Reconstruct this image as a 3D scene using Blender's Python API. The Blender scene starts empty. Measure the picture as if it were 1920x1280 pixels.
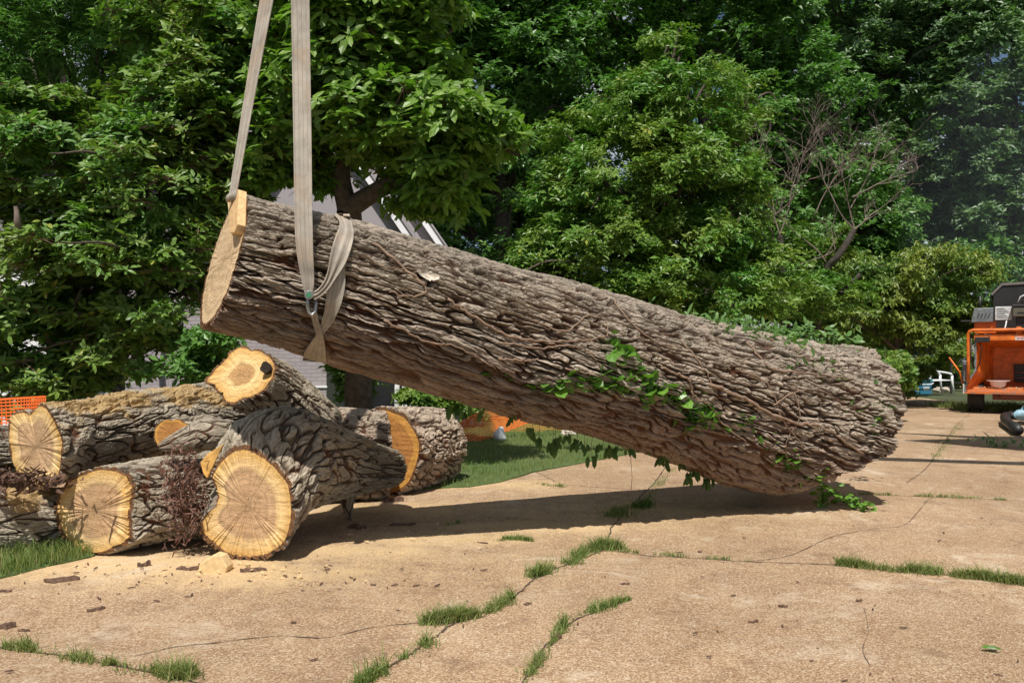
import bpy, math, random
import numpy as np
from mathutils import Vector, Matrix
from mathutils.bvhtree import BVHTree

# ------------------------------------------------------------------ camera, world, sun
scene = bpy.context.scene
col = scene.collection
CAMH, F, HZ = 1.4, 1500.0, 660.0        # eye height (m), focal length in photo pixels, horizon row
cam_d = bpy.data.cameras.new("camera"); cam = bpy.data.objects.new("camera", cam_d); col.objects.link(cam)
cam.location = (0, 0, CAMH); cam.rotation_euler = (math.radians(90), 0, 0)
cam_d.sensor_width = 36.0; cam_d.lens = 36.0 * F / 1920.0
cam_d.shift_y = (HZ - 640.0) / 1920.0
cam_d.clip_end = 3000; cam_d.clip_start = 0.05
scene.camera = cam
SUN_EL, SUN_AZ = 60.0, 186.0            # azimuth the sun stands at, degrees clockwise from +Y (186 = behind the camera)
world = bpy.data.worlds.new("World"); scene.world = world; world.use_nodes = True
wn = world.node_tree; wn.nodes.clear()
def wnode(t): return wn.nodes.new(t)
wo = wnode('ShaderNodeOutputWorld'); wb = wnode('ShaderNodeBackground'); sky = wnode('ShaderNodeTexSky')
sky.sky_type = 'NISHITA'; sky.sun_disc = False
sky.sun_elevation = math.radians(SUN_EL); sky.sun_rotation = math.radians(SUN_AZ); sky.dust_density = 0.6
tc = wnode('ShaderNodeTexCoord'); cn = wnode('ShaderNodeTexNoise'); cn.inputs['Scale'].default_value = 3.2
cn.inputs['Detail'].default_value = 9; cn.inputs['Roughness'].default_value = 0.6
cr = wnode('ShaderNodeValToRGB'); cr.color_ramp.elements[0].position = 0.47; cr.color_ramp.elements[1].position = 0.62
cm = wnode('ShaderNodeMix'); cm.data_type = 'RGBA'; cm.inputs[7].default_value = (11.0, 11.2, 11.6, 1)
wn.links.new(tc.outputs['Generated'], cn.inputs['Vector']); wn.links.new(cn.outputs['Fac'], cr.inputs['Fac'])
wn.links.new(cr.outputs['Color'], cm.inputs[0]); wn.links.new(sky.outputs['Color'], cm.inputs[6])
wn.links.new(cm.outputs[2], wb.inputs['Color']); wb.inputs['Strength'].default_value = 0.062
wn.links.new(wb.outputs['Background'], wo.inputs['Surface'])
sun_d = bpy.data.lights.new("sun", 'SUN'); sun = bpy.data.objects.new("sun", sun_d); col.objects.link(sun)
sun_d.energy = 5.0; sun_d.angle = math.radians(0.5); sun_d.color = (1.0, 0.95, 0.87)
ael, aaz = math.radians(SUN_EL), math.radians(SUN_AZ)
TO_SUN = Vector((math.sin(aaz) * math.cos(ael), math.cos(aaz) * math.cos(ael), math.sin(ael)))
sun.rotation_euler = TO_SUN.to_track_quat('Z', 'Y').to_euler()
scene.view_settings.view_transform = 'Standard'; scene.view_settings.look = 'None'
scene.view_settings.exposure = 0.1; scene.view_settings.gamma = 1.0

# ------------------------------------------------------------------ helpers
def W(u, v, D): return np.array([(u - 960.0) / F * D, D, CAMH + (HZ - v) / F * D])
def G(u, v, z=0.0):
    D = F * (CAMH - z) / (v - HZ); return np.array([(u - 960.0) / F * D, D, z])
def nz(a): a = np.asarray(a, float); return a / (np.linalg.norm(a, axis=-1, keepdims=True) + 1e-12)

_rg = np.random.RandomState(7)
_perm = _rg.permutation(256); _perm = np.concatenate([_perm, _perm, _perm])
_grad = nz(_rg.normal(size=(256, 3)))
def pn(x, y, z=0.0):
    x, y, z = np.broadcast_arrays(np.asarray(x, float), np.asarray(y, float), np.asarray(z, float))
    xi, yi, zi = np.floor(x).astype(int), np.floor(y).astype(int), np.floor(z).astype(int)
    xf, yf, zf = x - xi, y - yi, z - zi
    fd = lambda t: t * t * t * (t * (t * 6 - 15) + 10)
    a, b, c = fd(xf), fd(yf), fd(zf); r = 0
    for i in (0, 1):
        for j in (0, 1):
            for k in (0, 1):
                h = _perm[(_perm[(_perm[(xi + i) & 255] + yi + j) & 255] + zi + k) & 255]
                g = _grad[h]
                d = g[..., 0] * (xf - i) + g[..., 1] * (yf - j) + g[..., 2] * (zf - k)
                r = r + d * (a if i else 1 - a) * (b if j else 1 - b) * (c if k else 1 - c)
    return r * 1.5
def fbm(x, y, z=0.0, o=4):
    r, a = 0, 1.0
    for i in range(o):
        r = r + a * pn(x * 2 ** i + 3.7 * i, y * 2 ** i + 1.3 * i, z * 2 ** i); a *= 0.5
    return r

def tag(o, label=None, cat=None, group=None, kind=None):
    if label: o['label'] = label
    if cat: o['category'] = cat
    if group: o['group'] = group
    if kind: o['kind'] = kind
    return o
def empty(name, loc, label, cat, group=None):
    o = bpy.data.objects.new(name, None); col.objects.link(o); o.location = Vector([float(a) for a in loc])
    o.empty_display_size = 0.1
    return tag(o, label, cat, group)
def setparent(o, parent):
    if parent is not None:
        o.parent = parent
        T = Matrix.Translation(parent.location)
        if parent.parent is not None or parent.type == 'MESH': T = Matrix.Identity(4)
        o.matrix_parent_inverse = T.inverted()
def mk(name, V, Fc, m, parent=None, smooth=False, attrs=None):
    V = np.ascontiguousarray(V, dtype=np.float32); Fc = np.ascontiguousarray(Fc, dtype=np.int32)
    me = bpy.data.meshes.new(name); n, k = Fc.shape
    me.vertices.add(len(V)); me.vertices.foreach_set('co', V.ravel())
    me.loops.add(n * k); me.loops.foreach_set('vertex_index', Fc.ravel())
    me.polygons.add(n); me.polygons.foreach_set('loop_start', np.arange(0, n * k, k, dtype=np.int32))
    me.polygons.foreach_set('loop_total', np.full(n, k, dtype=np.int32))
    me.polygons.foreach_set('use_smooth', np.full(n, smooth, dtype=bool))
    for kx, val in (attrs or {}).items():
        at = me.attributes.new(kx, 'FLOAT', 'POINT'); at.data.foreach_set('value', np.ascontiguousarray(val, dtype=np.float32))
    me.update(calc_edges=True); me.validate()
    me.materials.append(m)
    o = bpy.data.objects.new(name, me); col.objects.link(o); setparent(o, parent)
    return o
class MB:
    def __init__(s): s.v = []; s.f = []
    def add(s, vs, fs):
        b = len(s.v); s.v += [tuple(map(float, p)) for p in vs]; s.f += [tuple(i + b for i in f) for f in fs]; return s
    def box(s, x0, x1, y0, y1, z0, z1):
        return s.add([(x0,y0,z0),(x1,y0,z0),(x1,y1,z0),(x0,y1,z0),(x0,y0,z1),(x1,y0,z1),(x1,y1,z1),(x0,y1,z1)],
                     [(0,3,2,1),(4,5,6,7),(0,1,5,4),(1,2,6,5),(2,3,7,6),(3,0,4,7)])
    def slab(s, pts, off):      # polygon extruded by a vector
        n = len(pts); p = [np.array(q, float) for q in pts]; o = np.array(off, float)
        return s.add(p + [q + o for q in p], [tuple(range(n))[::-1], tuple(range(n, 2*n))] + [(i, (i+1) % n, (i+1) % n + n, i + n) for i in range(n)])
    def tube(s, pts, rads, n=10, cap=True):
        pts = [np.array(p, float) for p in pts]
        if np.isscalar(rads): rads = [rads] * len(pts)
        up = np.array([0.13, 0.31, 0.94]); vs = []
        for i, p in enumerate(pts):
            d = nz(pts[min(i+1, len(pts)-1)] - pts[max(i-1, 0)])
            a = np.cross(d, up)
            if np.linalg.norm(a) < 0.2: a = np.cross(d, [1, 0, 0])
            a = nz(a); b = np.cross(a, d)
            if i and np.dot(a, la) < 0: a, b = -a, -b
            la = a
            vs += [p + rads[i] * (math.cos(t) * a + math.sin(t) * b) for t in np.arange(n) * 2 * math.pi / n]
        fs = [(i*n+j, i*n+(j+1) % n, (i+1)*n+(j+1) % n, (i+1)*n+j) for i in range(len(pts)-1) for j in range(n)]
        if cap: fs += [tuple(range(n))[::-1], tuple(range((len(pts)-1)*n, len(pts)*n))]
        return s.add(vs, fs)
    def lathe(s, prof, c, n=24):
        c = np.array(c, float); k = len(prof)
        vs = [c + (r*math.cos(t), r*math.sin(t), z) for r, z in prof for t in np.arange(n)*2*math.pi/n]
        return s.add(vs, [(i*n+j, i*n+(j+1) % n, (i+1)*n+(j+1) % n, (i+1)*n+j) for i in range(k-1) for j in range(n)])
    def build(s, name, m, parent=None, smooth=False, bevel=0.0):
        me = bpy.data.meshes.new(name); me.from_pydata(s.v, [], s.f); me.update(); me.materials.append(m)
        if smooth: me.polygons.foreach_set('use_smooth', [True]*len(me.polygons))
        o = bpy.data.objects.new(name, me); col.objects.link(o); setparent(o, parent)
        if bevel:
            b = o.modifiers.new('bevel', 'BEVEL'); b.width = bevel; b.segments = 2; b.limit_method = 'ANGLE'
        return o
def spline(P, n):
    P = np.asarray(P, float); k = len(P)
    if k == 2: return P[0] + (P[1]-P[0]) * np.linspace(0, 1, n)[:, None]
    Q = np.vstack([2*P[0]-P[1], P, 2*P[-1]-P[-2]]); t = np.linspace(0, k-1, n); i = np.minimum(t.astype(int), k-2); f = (t-i)[:, None]
    a, b, c, d = Q[i], Q[i+1], Q[i+2], Q[i+3]
    return 0.5*((2*b) + (-a+c)*f + (2*a-5*b+4*c-d)*f**2 + (-a+3*b-3*c+d)*f**3)

# ------------------------------------------------------------------ materials
class NT:
    def __init__(s, name):
        s.m = bpy.data.materials.new(name); s.m.use_nodes = True; s.t = s.m.node_tree; s.n = s.t.nodes
        s.b = s.n['Principled BSDF']; s.out = s.n['Material Output']
    def link(s, a, b): s.t.links.new(a, b)
    def val(s, sock, v):
        if hasattr(v, 'is_output'): s.link(v, sock)
        elif v is not None:
            if hasattr(sock.default_value, '__len__') and len(sock.default_value) == 4 and len(v) == 3: v = (*v, 1)
            sock.default_value = v
    def coord(s, kind='Object', scale=None, rot=None):
        c = s.n.new('ShaderNodeTexCoord').outputs[kind]
        if scale or rot:
            mp = s.n.new('ShaderNodeMapping'); s.link(c, mp.inputs['Vector'])
            if scale: mp.inputs['Scale'].default_value = scale if hasattr(scale, '__len__') else (scale,)*3
            if rot: mp.inputs['Rotation'].default_value = rot
            c = mp.outputs[0]
        return c
    def attr(s, name):
        a = s.n.new('ShaderNodeAttribute'); a.attribute_name = name; return a.outputs['Fac']
    def noise(s, vec, scale, detail=4, rough=0.5, dist=0.0):
        n = s.n.new('ShaderNodeTexNoise'); s.link(vec, n.inputs['Vector']); n.inputs['Scale'].default_value = scale
        n.inputs['Detail'].default_value = detail; n.inputs['Roughness'].default_value = rough; n.inputs['Distortion'].default_value = dist
        return n.outputs['Fac']
    def voro(s, vec, scale, feat='F1', out='Distance'):
        n = s.n.new('ShaderNodeTexVoronoi'); n.feature = feat; s.link(vec, n.inputs['Vector']); n.inputs['Scale'].default_value = scale
        return n.outputs[out]
    def ramp(s, fac, stops, interp='LINEAR'):
        r = s.n.new('ShaderNodeValToRGB'); e = r.color_ramp; e.interpolation = interp
        while len(e.elements) < len(stops): e.elements.new(0.5)
        for el, (p, c) in zip(e.elements, stops):
            el.position = p; el.color = (*(c if hasattr(c, '__len__') else (c,)*3), 1)
        s.link(fac, r.inputs['Fac']); return r.outputs['Color']
    def mix(s, fac, a, b, mode='MIX'):
        m = s.n.new('ShaderNodeMix'); m.data_type = 'RGBA'; m.blend_type = mode
        s.val(m.inputs[0], fac); s.val(m.inputs[6], a); s.val(m.inputs[7], b); return m.outputs[2]
    def math(s, op, a, b=None, c=None, clamp=False):
        m = s.n.new('ShaderNodeMath'); m.operation = op; m.use_clamp = clamp
        s.val(m.inputs[0], a)
        if b is not None: s.val(m.inputs[1], b)
        if c is not None: s.val(m.inputs[2], c)
        return m.outputs[0]
    def bump(s, h, strength=0.5, dist=0.01):
        b = s.n.new('ShaderNodeBump'); b.inputs['Strength'].default_value = strength; b.inputs['Distance'].default_value = dist
        s.link(h, b.inputs['Height']); s.link(b.outputs[0], s.b.inputs['Normal'])
    def fin(s, colr=None, rough=None, metal=None, spec=None):
        if colr is not None: s.val(s.b.inputs['Base Color'], colr)
        if rough is not None: s.val(s.b.inputs['Roughness'], rough)
        if metal is not None: s.val(s.b.inputs['Metallic'], metal)
        if spec is not None: s.val(s.b.inputs['Specular IOR Level'], spec)
        return s.m

def plain(name, c, rough=0.6, metal=0.0, var=0.15, scale=8, bump=0.0):
    t = NT(name); co = t.coord()
    n = t.noise(co, scale, 6, 0.6)
    a = tuple(x*(1-var) for x in c); b = tuple(min(1, x*(1+var)) for x in c)
    if bump: t.bump(n, bump, 0.01)
    return t.fin(t.ramp(n, [(0.3, a), (0.7, b)]), rough, metal)

def bark_mat(name, ridge, mid, furrow, dust=0.0, seed=0.0, redamt=0.5):
    t = NT(name); co = t.coord(); h = t.attr('h'); belly = t.attr('belly')
    cv = t.n.new('ShaderNodeCombineXYZ'); t.link(t.attr('bx'), cv.inputs[0]); t.link(t.attr('by'), cv.inputs[1]); t.link(t.attr('bz'), cv.inputs[2])
    mp = t.n.new('ShaderNodeMapping'); t.link(cv.outputs[0], mp.inputs['Vector']); mp.inputs['Scale'].default_value = (14, 60, 60); g = mp.outputs[0]
    mp2 = t.n.new('ShaderNodeMapping'); t.link(cv.outputs[0], mp2.inputs['Vector']); mp2.inputs['Scale'].default_value = (3, 11, 11); g2 = mp2.outputs[0]
    fib = t.noise(g, 1.0, 7, 0.7, 0.8); pat = t.noise(g2, 1.0, 6, 0.65, 0.5); fine = t.noise(co, 75, 6, 0.7); big = t.noise(co, 2.2, 4, 0.6)
    hh = t.math('ADD', h, t.math('MULTIPLY', t.math('SUBTRACT', fib, 0.5), 0.55))
    c = t.ramp(hh, [(0.05, furrow), (0.38, mid), (0.72, ridge)])
    pale = tuple(min(1, x*1.5) for x in ridge)
    c = t.mix(t.math('MULTIPLY', t.ramp(pat, [(0.48, 0), (0.66, 1)]), t.ramp(hh, [(0.35, 0), (0.75, 0.8)])), c, pale)
    c = t.mix(t.ramp(fib, [(0.36, 0.75), (0.5, 0)]), c, tuple(x*0.4 for x in ridge))
    c = t.mix(t.math('MULTIPLY', t.ramp(t.noise(co, 4.3, 6, 0.75), [(0.5, 0), (0.62, 1)]), t.ramp(hh, [(0.15, 0.85), (0.62, 0.1)])), c, (0.21, 0.075, 0.035)) if redamt else c
    c = t.mix(t.math('MULTIPLY', t.ramp(t.math('ADD', belly, t.math('MULTIPLY', t.math('SUBTRACT', t.noise(co, 6, 6, 0.75), 0.5), 1.6)), [(0.35, 0), (0.75, 0.8)]), t.ramp(hh, [(0.1, 1), (0.9, 0.55)])), c, (0.20, 0.095, 0.052))  # belly: redder unweathered bark, its darkening also paints in underside shade
    c = t.mix(t.ramp(big, [(0.5, 0), (0.7, 0.4)]), c, (0.19, 0.185, 0.15))
    c = t.mix(t.ramp(fine, [(0.55, 0), (0.75, 0.35)]), c, pale)
    if dust:
        d = t.attr('dust'); dn = t.math('ADD', d, t.math('MULTIPLY', t.math('SUBTRACT', t.noise(co, 60, 5, 0.7), 0.5), 1.3))
        c = t.mix(t.ramp(dn, [(0.42, 0), (0.62, 0.9)]), c, (0.52, 0.36, 0.17))
    t.bump(t.math('ADD', t.math('MULTIPLY', fib, 1.6), fine), 1.0, 0.012)
    return t.fin(c, 0.95, spec=0.1)
M = {}
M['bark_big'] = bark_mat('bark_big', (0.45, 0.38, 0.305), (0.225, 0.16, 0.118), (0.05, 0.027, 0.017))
M['bark_pile'] = bark_mat('bark_pile', (0.46, 0.40, 0.31), (0.25, 0.20, 0.15), (0.055, 0.036, 0.026), dust=1.0)
M['bark_back'] = bark_mat('bark_back', (0.50, 0.41, 0.32), (0.28, 0.21, 0.155), (0.06, 0.036, 0.025), dust=1.0)

def cut_mat(name, heart, sap, rim=(0.60, 0.30, 0.07), hb=0.66, ringn=42, orange=0.0):
    t = NT(name); co = t.coord(); rad = t.attr('rad'); ang = t.attr('ang'); wob = t.noise(co, 4, 5, 0.65)
    r2 = t.math('ADD', rad, t.math('MULTIPLY', t.math('SUBTRACT', wob, 0.5), 0.22))
    c = t.ramp(r2, [(0.0, tuple(x*0.66 for x in heart)), (0.16, tuple(x*0.9 for x in heart)), (0.34, heart), (hb-0.10, heart), (hb-0.02, tuple(x*0.84 for x in heart)), (hb+0.03, tuple((x*.35+y*.65) for x, y in zip(heart, sap))), (hb+0.12, sap), (0.97, rim)])
    # growth rings: bands of varying width, then fine lines
    v1 = t.n.new('ShaderNodeCombineXYZ'); t.link(t.math('MULTIPLY', r2, ringn*0.42), v1.inputs[0]); t.link(t.math('MULTIPLY', ang, 0.5), v1.inputs[1])
    band = t.noise(v1.outputs[0], 1.0, 5, 0.75); c = t.mix(1.0, c, t.ramp(band, [(0.34, 0.62), (0.5, 0.97), (0.66, 1.12)]), 'MULTIPLY')
    rings = t.math('SINE', t.math('MULTIPLY', r2, ringn * 6.28))
    c = t.mix(t.ramp(t.noise(co, 6, 3, .6), [(.35, .15), (.6, .75)]), c, t.mix(1.0, c, t.ramp(t.math('ADD', t.math('MULTIPLY', rings, 0.5), 0.5), [(0.0, 0.66), (0.5, 1.0)]), 'MULTIPLY'))
    # saw grooves and fuzz
    sn = t.noise(t.coord('Object', (16, 16, 150), (0.35, 0.5, 0.0)), 1.0, 3, 0.65)
    c = t.mix(t.ramp(sn, [(0.48, 0), (0.68, 0.5)]), c, tuple(x*0.5 for x in heart))
    vec = t.n.new('ShaderNodeCombineXYZ'); t.link(t.math('MULTIPLY', ang, 60), vec.inputs[0]); t.link(t.math('MULTIPLY', rad, 1.6), vec.inputs[1])
    rays = t.noise(vec.outputs[0], 1.0, 5, 0.75)
    c = t.mix(t.math('MULTIPLY', t.ramp(rays, [(0.52, 0), (0.66, 0.65)]), t.ramp(rad, [(0.35, 0.1), (0.75, 1)])), c, tuple(min(1, x*1.25) for x in sap))
    c = t.mix(t.math('MULTIPLY', t.ramp(rays, [(0.30, 0.28), (0.38, 0)]), t.ramp(rad, [(0.6, 0.0), (0.9, 1)])), c, tuple(x*0.6 for x in sap))
    st = t.noise(co, 7, 6, 0.75, 0.8); c = t.mix(t.ramp(st, [(0.55, 0), (0.75, 0.45)]), c, (0.60, 0.34, 0.10) if not orange else (0.50, 0.17, 0.025))
    c = t.mix(t.ramp(t.noise(co, 120, 4, 0.7), [(0.5, 0), (0.68, 0.45)]), c, tuple(min(1, x*1.18) for x in sap))
    c = t.mix(t.ramp(rad, [(0.930, 0), (0.942, 1)], 'LINEAR'), c, t.ramp(t.noise(co, 70, 5, 0.7), [(0.35, (0.06, 0.03, 0.018)), (0.6, (0.22, 0.11, 0.05)), (0.75, (0.40, 0.22, 0.10))]))
    t.bump(t.math('ADD', t.math('MULTIPLY', sn, 1.2), t.math('MULTIPLY', rings, 0.15)), 0.6, 0.008)
    return t.fin(c, 0.8, spec=0.15)
M['cut'] = cut_mat('cut_wood', (0.54, 0.345, 0.20), (0.82, 0.58, 0.28), rim=(0.70, 0.40, 0.10), hb=0.62)
M['cut_big'] = cut_mat('cut_wood_pale', (0.66, 0.47, 0.28), (0.72, 0.53, 0.31), rim=(0.66, 0.44, 0.2), hb=0.8, ringn=30)
M['cut_orange'] = cut_mat('cut_wood_orange', (0.42, 0.19, 0.06), (0.66, 0.34, 0.08), hb=0.78, orange=1)
M['cut_top'] = cut_mat('cut_wood_honey', (0.50, 0.28, 0.12), (0.82, 0.58, 0.27), hb=0.38, ringn=12)

def leaf_mat(name, stops, trans=0.3, rough=0.42, spec=0.45):
    t = NT(name); r = t.attr('rnd'); co = t.coord()
    c = t.ramp(r, stops)
    big = t.noise(co, 0.9, 3, 0.5); c = t.mix(t.ramp(big, [(0.35, 0), (0.7, 0.5)]), c, stops[-1][1] if len(stops[-1]) else c)
    t.fin(c, rough, spec=spec)
    tr = t.n.new('ShaderNodeBsdfTranslucent'); t.link(t.mix(1.0, c, (0.95, 1.25, 0.4), 'MULTIPLY'), tr.inputs['Color'])
    mx = t.n.new('ShaderNodeMixShader'); mx.inputs[0].default_value = trans
    t.link(t.b.outputs[0], mx.inputs[1]); t.link(tr.outputs[0], mx.inputs[2]); t.link(mx.outputs[0], t.out.inputs['Surface'])
    return t.m
M['leaf_left'] = leaf_mat('leaf_left', [(0, (0.057, 0.144, 0.029)), (0.5, (0.113, 0.250, 0.046)), (0.93, (0.160, 0.317, 0.058)), (0.99, (0.302, 0.327, 0.066))])
M['leaf_mag'] = leaf_mat('leaf_magnolia', [(0, (0.082, 0.161, 0.026)), (0.5, (0.153, 0.282, 0.046)), (0.95, (0.235, 0.370, 0.066))], trans=0.38)
M['leaf_fine'] = leaf_mat('leaf_fine', [(0, (0.055, 0.153, 0.030)), (0.6, (0.121, 0.273, 0.049)), (1, (0.176, 0.350, 0.059))])
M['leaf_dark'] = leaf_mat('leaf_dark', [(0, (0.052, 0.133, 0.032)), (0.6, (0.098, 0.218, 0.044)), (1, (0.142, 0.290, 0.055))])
M['leaf_pear'] = leaf_mat('leaf_pear', [(0, (0.058, 0.160, 0.028)), (0.6, (0.111, 0.272, 0.044)), (0.97, (0.156, 0.337, 0.061)), (1, (0.327, 0.337, 0.052))], rough=0.42)
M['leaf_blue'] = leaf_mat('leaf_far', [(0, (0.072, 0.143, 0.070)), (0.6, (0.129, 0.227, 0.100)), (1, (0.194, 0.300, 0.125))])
M['leaf_yellow'] = leaf_mat('leaf_yellow', [(0, (0.066, 0.144, 0.026)), (0.6, (0.123, 0.235, 0.042)), (0.94, (0.174, 0.289, 0.059)), (1, (0.348, 0.334, 0.050))])
M['leaf_ivy'] = leaf_mat('leaf_ivy', [(0, (0.071, 0.177, 0.025)), (0.6, (0.128, 0.278, 0.040)), (1, (0.184, 0.354, 0.057))], trans=0.35, rough=0.35)
M['leaf_creeper'] = leaf_mat('leaf_creeper', [(0, (0.074, 0.165, 0.040)), (0.6, (0.123, 0.242, 0.059)), (1, (0.185, 0.308, 0.089))], trans=0.3)
M['grass'] = leaf_mat('grass_blades', [(0, (0.08, 0.14, 0.03)), (0.55, (0.14, 0.235, 0.05)), (0.8, (0.20, 0.29, 0.08)), (1, (0.40, 0.36, 0.17))], trans=0.3, rough=0.6, spec=0.2)
M['trunk'] = plain('tree_trunk', (0.085, 0.065, 0.048), 0.9, var=0.5, scale=14, bump=0.8)
M['trunk_dark'] = plain('tree_trunk_dark', (0.055, 0.045, 0.036), 0.9, var=0.5, scale=10, bump=0.8)
M['dead_wood'] = plain('dead_branches', (0.20, 0.15, 0.13), 0.9, var=0.3, scale=10)
M['vine'] = plain('vine_stem', (0.24, 0.16, 0.11), 0.9, var=0.35, scale=20, bump=0.5)
M['bark_chip'] = plain('bark_chip', (0.13, 0.075, 0.05), 0.95, var=0.6, scale=60, bump=0.8)
M['fresh_chip'] = plain('fresh_chip', (0.66, 0.48, 0.25), 0.9, var=0.2, scale=30, bump=0.3)

# ------------------------------------------------------------------ ground, driveway, lawn
def ground_mat():
    t = NT('soil'); co = t.coord(); n = t.noise(co, 0.6, 6, 0.6)
    return t.fin(t.ramp(n, [(0.3, (0.035, 0.05, 0.02)), (0.6, (0.07, 0.08, 0.03))]), 0.95)
def drive_mat():
    t = NT('aggregate_concrete'); co = t.coord()
    big = t.noise(co, 0.7, 5, 0.6); mid = t.noise(co, 3.5, 7, 0.65); d = t.attr('dust')
    c = t.ramp(mid, [(0.3, (0.25, 0.16, 0.085)), (0.5, (0.40, 0.265, 0.15)), (0.7, (0.52, 0.375, 0.23))])
    c = t.mix(t.ramp(big, [(0.45, 0), (0.7, 0.35)]), c, (0.27, 0.185, 0.135))
    pale = t.noise(co, 1.7, 8, 0.72); c = t.mix(t.ramp(pale, [(0.52, 0), (0.64, 0.7)]), c, (0.60, 0.49, 0.35))
    # exposed pebbles
    pb = t.n.new('ShaderNodeTexVoronoi'); t.link(co, pb.inputs['Vector']); pb.inputs['Scale'].default_value = 150
    pc = t.n.new('ShaderNodeSeparateColor'); t.link(pb.outputs['Color'], pc.inputs[0])
    peb = t.ramp(pc.outputs[0], [(0.0, (0.14, 0.085, 0.06)), (0.3, (0.32, 0.20, 0.13)), (0.6, (0.45, 0.32, 0.21)), (0.85, (0.60, 0.49, 0.36)), (1.0, (0.74, 0.67, 0.56))])
    c = t.mix(0.65, c, peb)
    c = t.mix(t.ramp(t.noise(co, 2.6, 8, 0.8), [(0.54, 0), (0.64, 0.6)]), c, (0.20, 0.125, 0.08))
    c = t.mix(t.ramp(t.noise(co, 55, 4, 0.7), [(0.56, 0), (0.7, 0.55)]), c, (0.15, 0.10, 0.075))
    stain = t.noise(co, 1.1, 6, 0.75, 1.2); c = t.mix(t.ramp(stain, [(0.6, 0), (0.72, 0.4)]), c, (0.17, 0.12, 0.09))
    dn = t.math('ADD', d, t.math('MULTIPLY', t.math('SUBTRACT', t.noise(co, 9, 9, 0.8), 0.5), 1.7))
    dn = t.math('ADD', dn, t.math('MULTIPLY', t.math('SUBTRACT', t.noise(co, 70, 5, 0.8), 0.5), 1.6))
    c = t.mix(t.ramp(dn, [(0.25, 0), (0.85, 0.85)]), c, t.ramp(t.noise(co, 90, 5, 0.7), [(0.3, (0.50, 0.36, 0.20)), (0.7, (0.80, 0.63, 0.39))]))
    sc = t.noise(t.coord('Object', (1, 1, 1), (0, 0, 0.5)), 1.3, 8, 0.8, 0.9); c = t.mix(t.ramp(sc, [(0.54, 0), (0.66, 0.7)]), c, (0.64, 0.56, 0.45))
    c = t.mix(1.0, c, t.ramp(t.noise(co, 0.45, 3, 0.5), [(0.35, (0.82, 0.77, 0.70)), (0.65, (1.03, 0.98, 0.91))]), 'MULTIPLY')
    t.bump(t.math('ADD', pb.outputs['Distance'], t.math('MULTIPLY', mid, 1.5)), 0.55, 0.006)
    return t.fin(c, 0.85, spec=0.25)
M['soil'] = ground_mat(); M['drive'] = drive_mat()
def lawn_mat():
    t = NT('turf'); co = t.coord(); n = t.noise(co, 14, 6, 0.7)
    return t.fin(t.ramp(n, [(0.3, (0.05, 0.075, 0.02)), (0.65, (0.10, 0.15, 0.04))]), 0.95)
M['lawn'] = lawn_mat()
gb = MB(); gb.add([(-400, -60, -0.03), (400, -60, -0.03), (400, 700, -0.03), (-400, 700, -0.03)], [(0, 1, 2, 3)])
tag(gb.build('ground', M['soil']), kind='structure')

def grid_sheet(x0, x1, y0, y1, nx, ny, ygamma=1.0):
    xs = np.linspace(x0, x1, nx); ys = y0 + (y1-y0) * np.linspace(0, 1, ny)**ygamma
    X, Y = np.meshgrid(xs, ys); I = np.arange(nx*ny).reshape(ny, nx)
    Fc = np.stack([I[:-1, :-1], I[:-1, 1:], I[1:, 1:], I[1:, :-1]], -1).reshape(-1, 4)
    return X, Y, Fc
def hump(X, Y): return 0.016*np.clip(dustf(X, Y), 0, 1) + 0.010*pn(X*0.5, Y*0.5, 3.3) + 0.003*pn(X*2.1, Y*2.1, 1.1)
DUST = [(700,955,1.3,.45,.9),(300,1060,1.5,.45,1.0),(480,1075,.9,.4,1.0),(640,1035,.8,.28,.9),(820,1010,.9,.25,1.05),(980,990,.9,.3,.95),(1080,985,.9,.35,.7),(930,910,1.0,.4,.75),
        (1180,960,1.6,.8,.75),(1000,960,1.3,.6,.6),(1020,1040,.9,.5,.35),(870,1060,1.3,.5,.45),(1300,990,1.5,.5,.35),(1050,870,1.2,.8,.4),(250,1085,1.3,.4,.55)]
def dustf(X, Y):
    d = np.zeros_like(X)
    for u, v, rx, ry, a in DUST:
        p = G(u, v); q = ((X-p[0])/rx)**2 + ((Y-p[1])/ry)**2; d = np.maximum(d, a*np.exp(-q*0.8))
    return 0.9 * d * (1 + 0.45*fbm(X*2.2, Y*2.2, 5.0))
X, Y, Fc = grid_sheet(-9, 12.5, 2.2, 30, 520, 620, 1.7)
V = np.stack([X, Y, hump(X, Y)], -1).reshape(-1, 3)
drv = mk('driveway', V, Fc, M['drive'], smooth=True, attrs={'dust': dustf(X, Y).ravel()}); tag(drv, kind='structure')

# lawn: outline given on the ground (world metres)
LAWN = [G(640,880), G(760,918), G(880,915), G(940,905), G(1000,886), G(1080,872), G(1180,852), G(1225,842), G(1260,815), G(1300,780), G(1230,745), G(600,745), G(540,800)]
def lawn_sheet(name, poly, z):
    m = MB(); m.slab([(p[0], p[1], z) for p in poly], (0, 0, -0.05)); return tag(m.build(name, M['lawn']), kind='structure')
lawn_sheet('lawn', LAWN, 0.018)
LAWN2 = [G(-60,1100), G(30,1080), G(100,1062), G(175,1045), G(190,1030), G(150,1000), G(60,960), G(-200,960)]
lawn_sheet('verge', LAWN2, 0.017)
bk = [(-30, 9.0), (-3.2, 9.4), (-2.6, 13), (1.9, 13.2), (2.6, 18), (5.4, 21.5), (8.6, 25.5), (14, 29), (30, 30), (60, 70), (-60, 70), (-30, 9)]
m = MB(); m.slab([(x, y, 0.010) for x, y in bk[:-1]], (0, 0, -0.03)); tag(m.build('undergrowth_floor', M['soil']), kind='structure')

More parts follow.
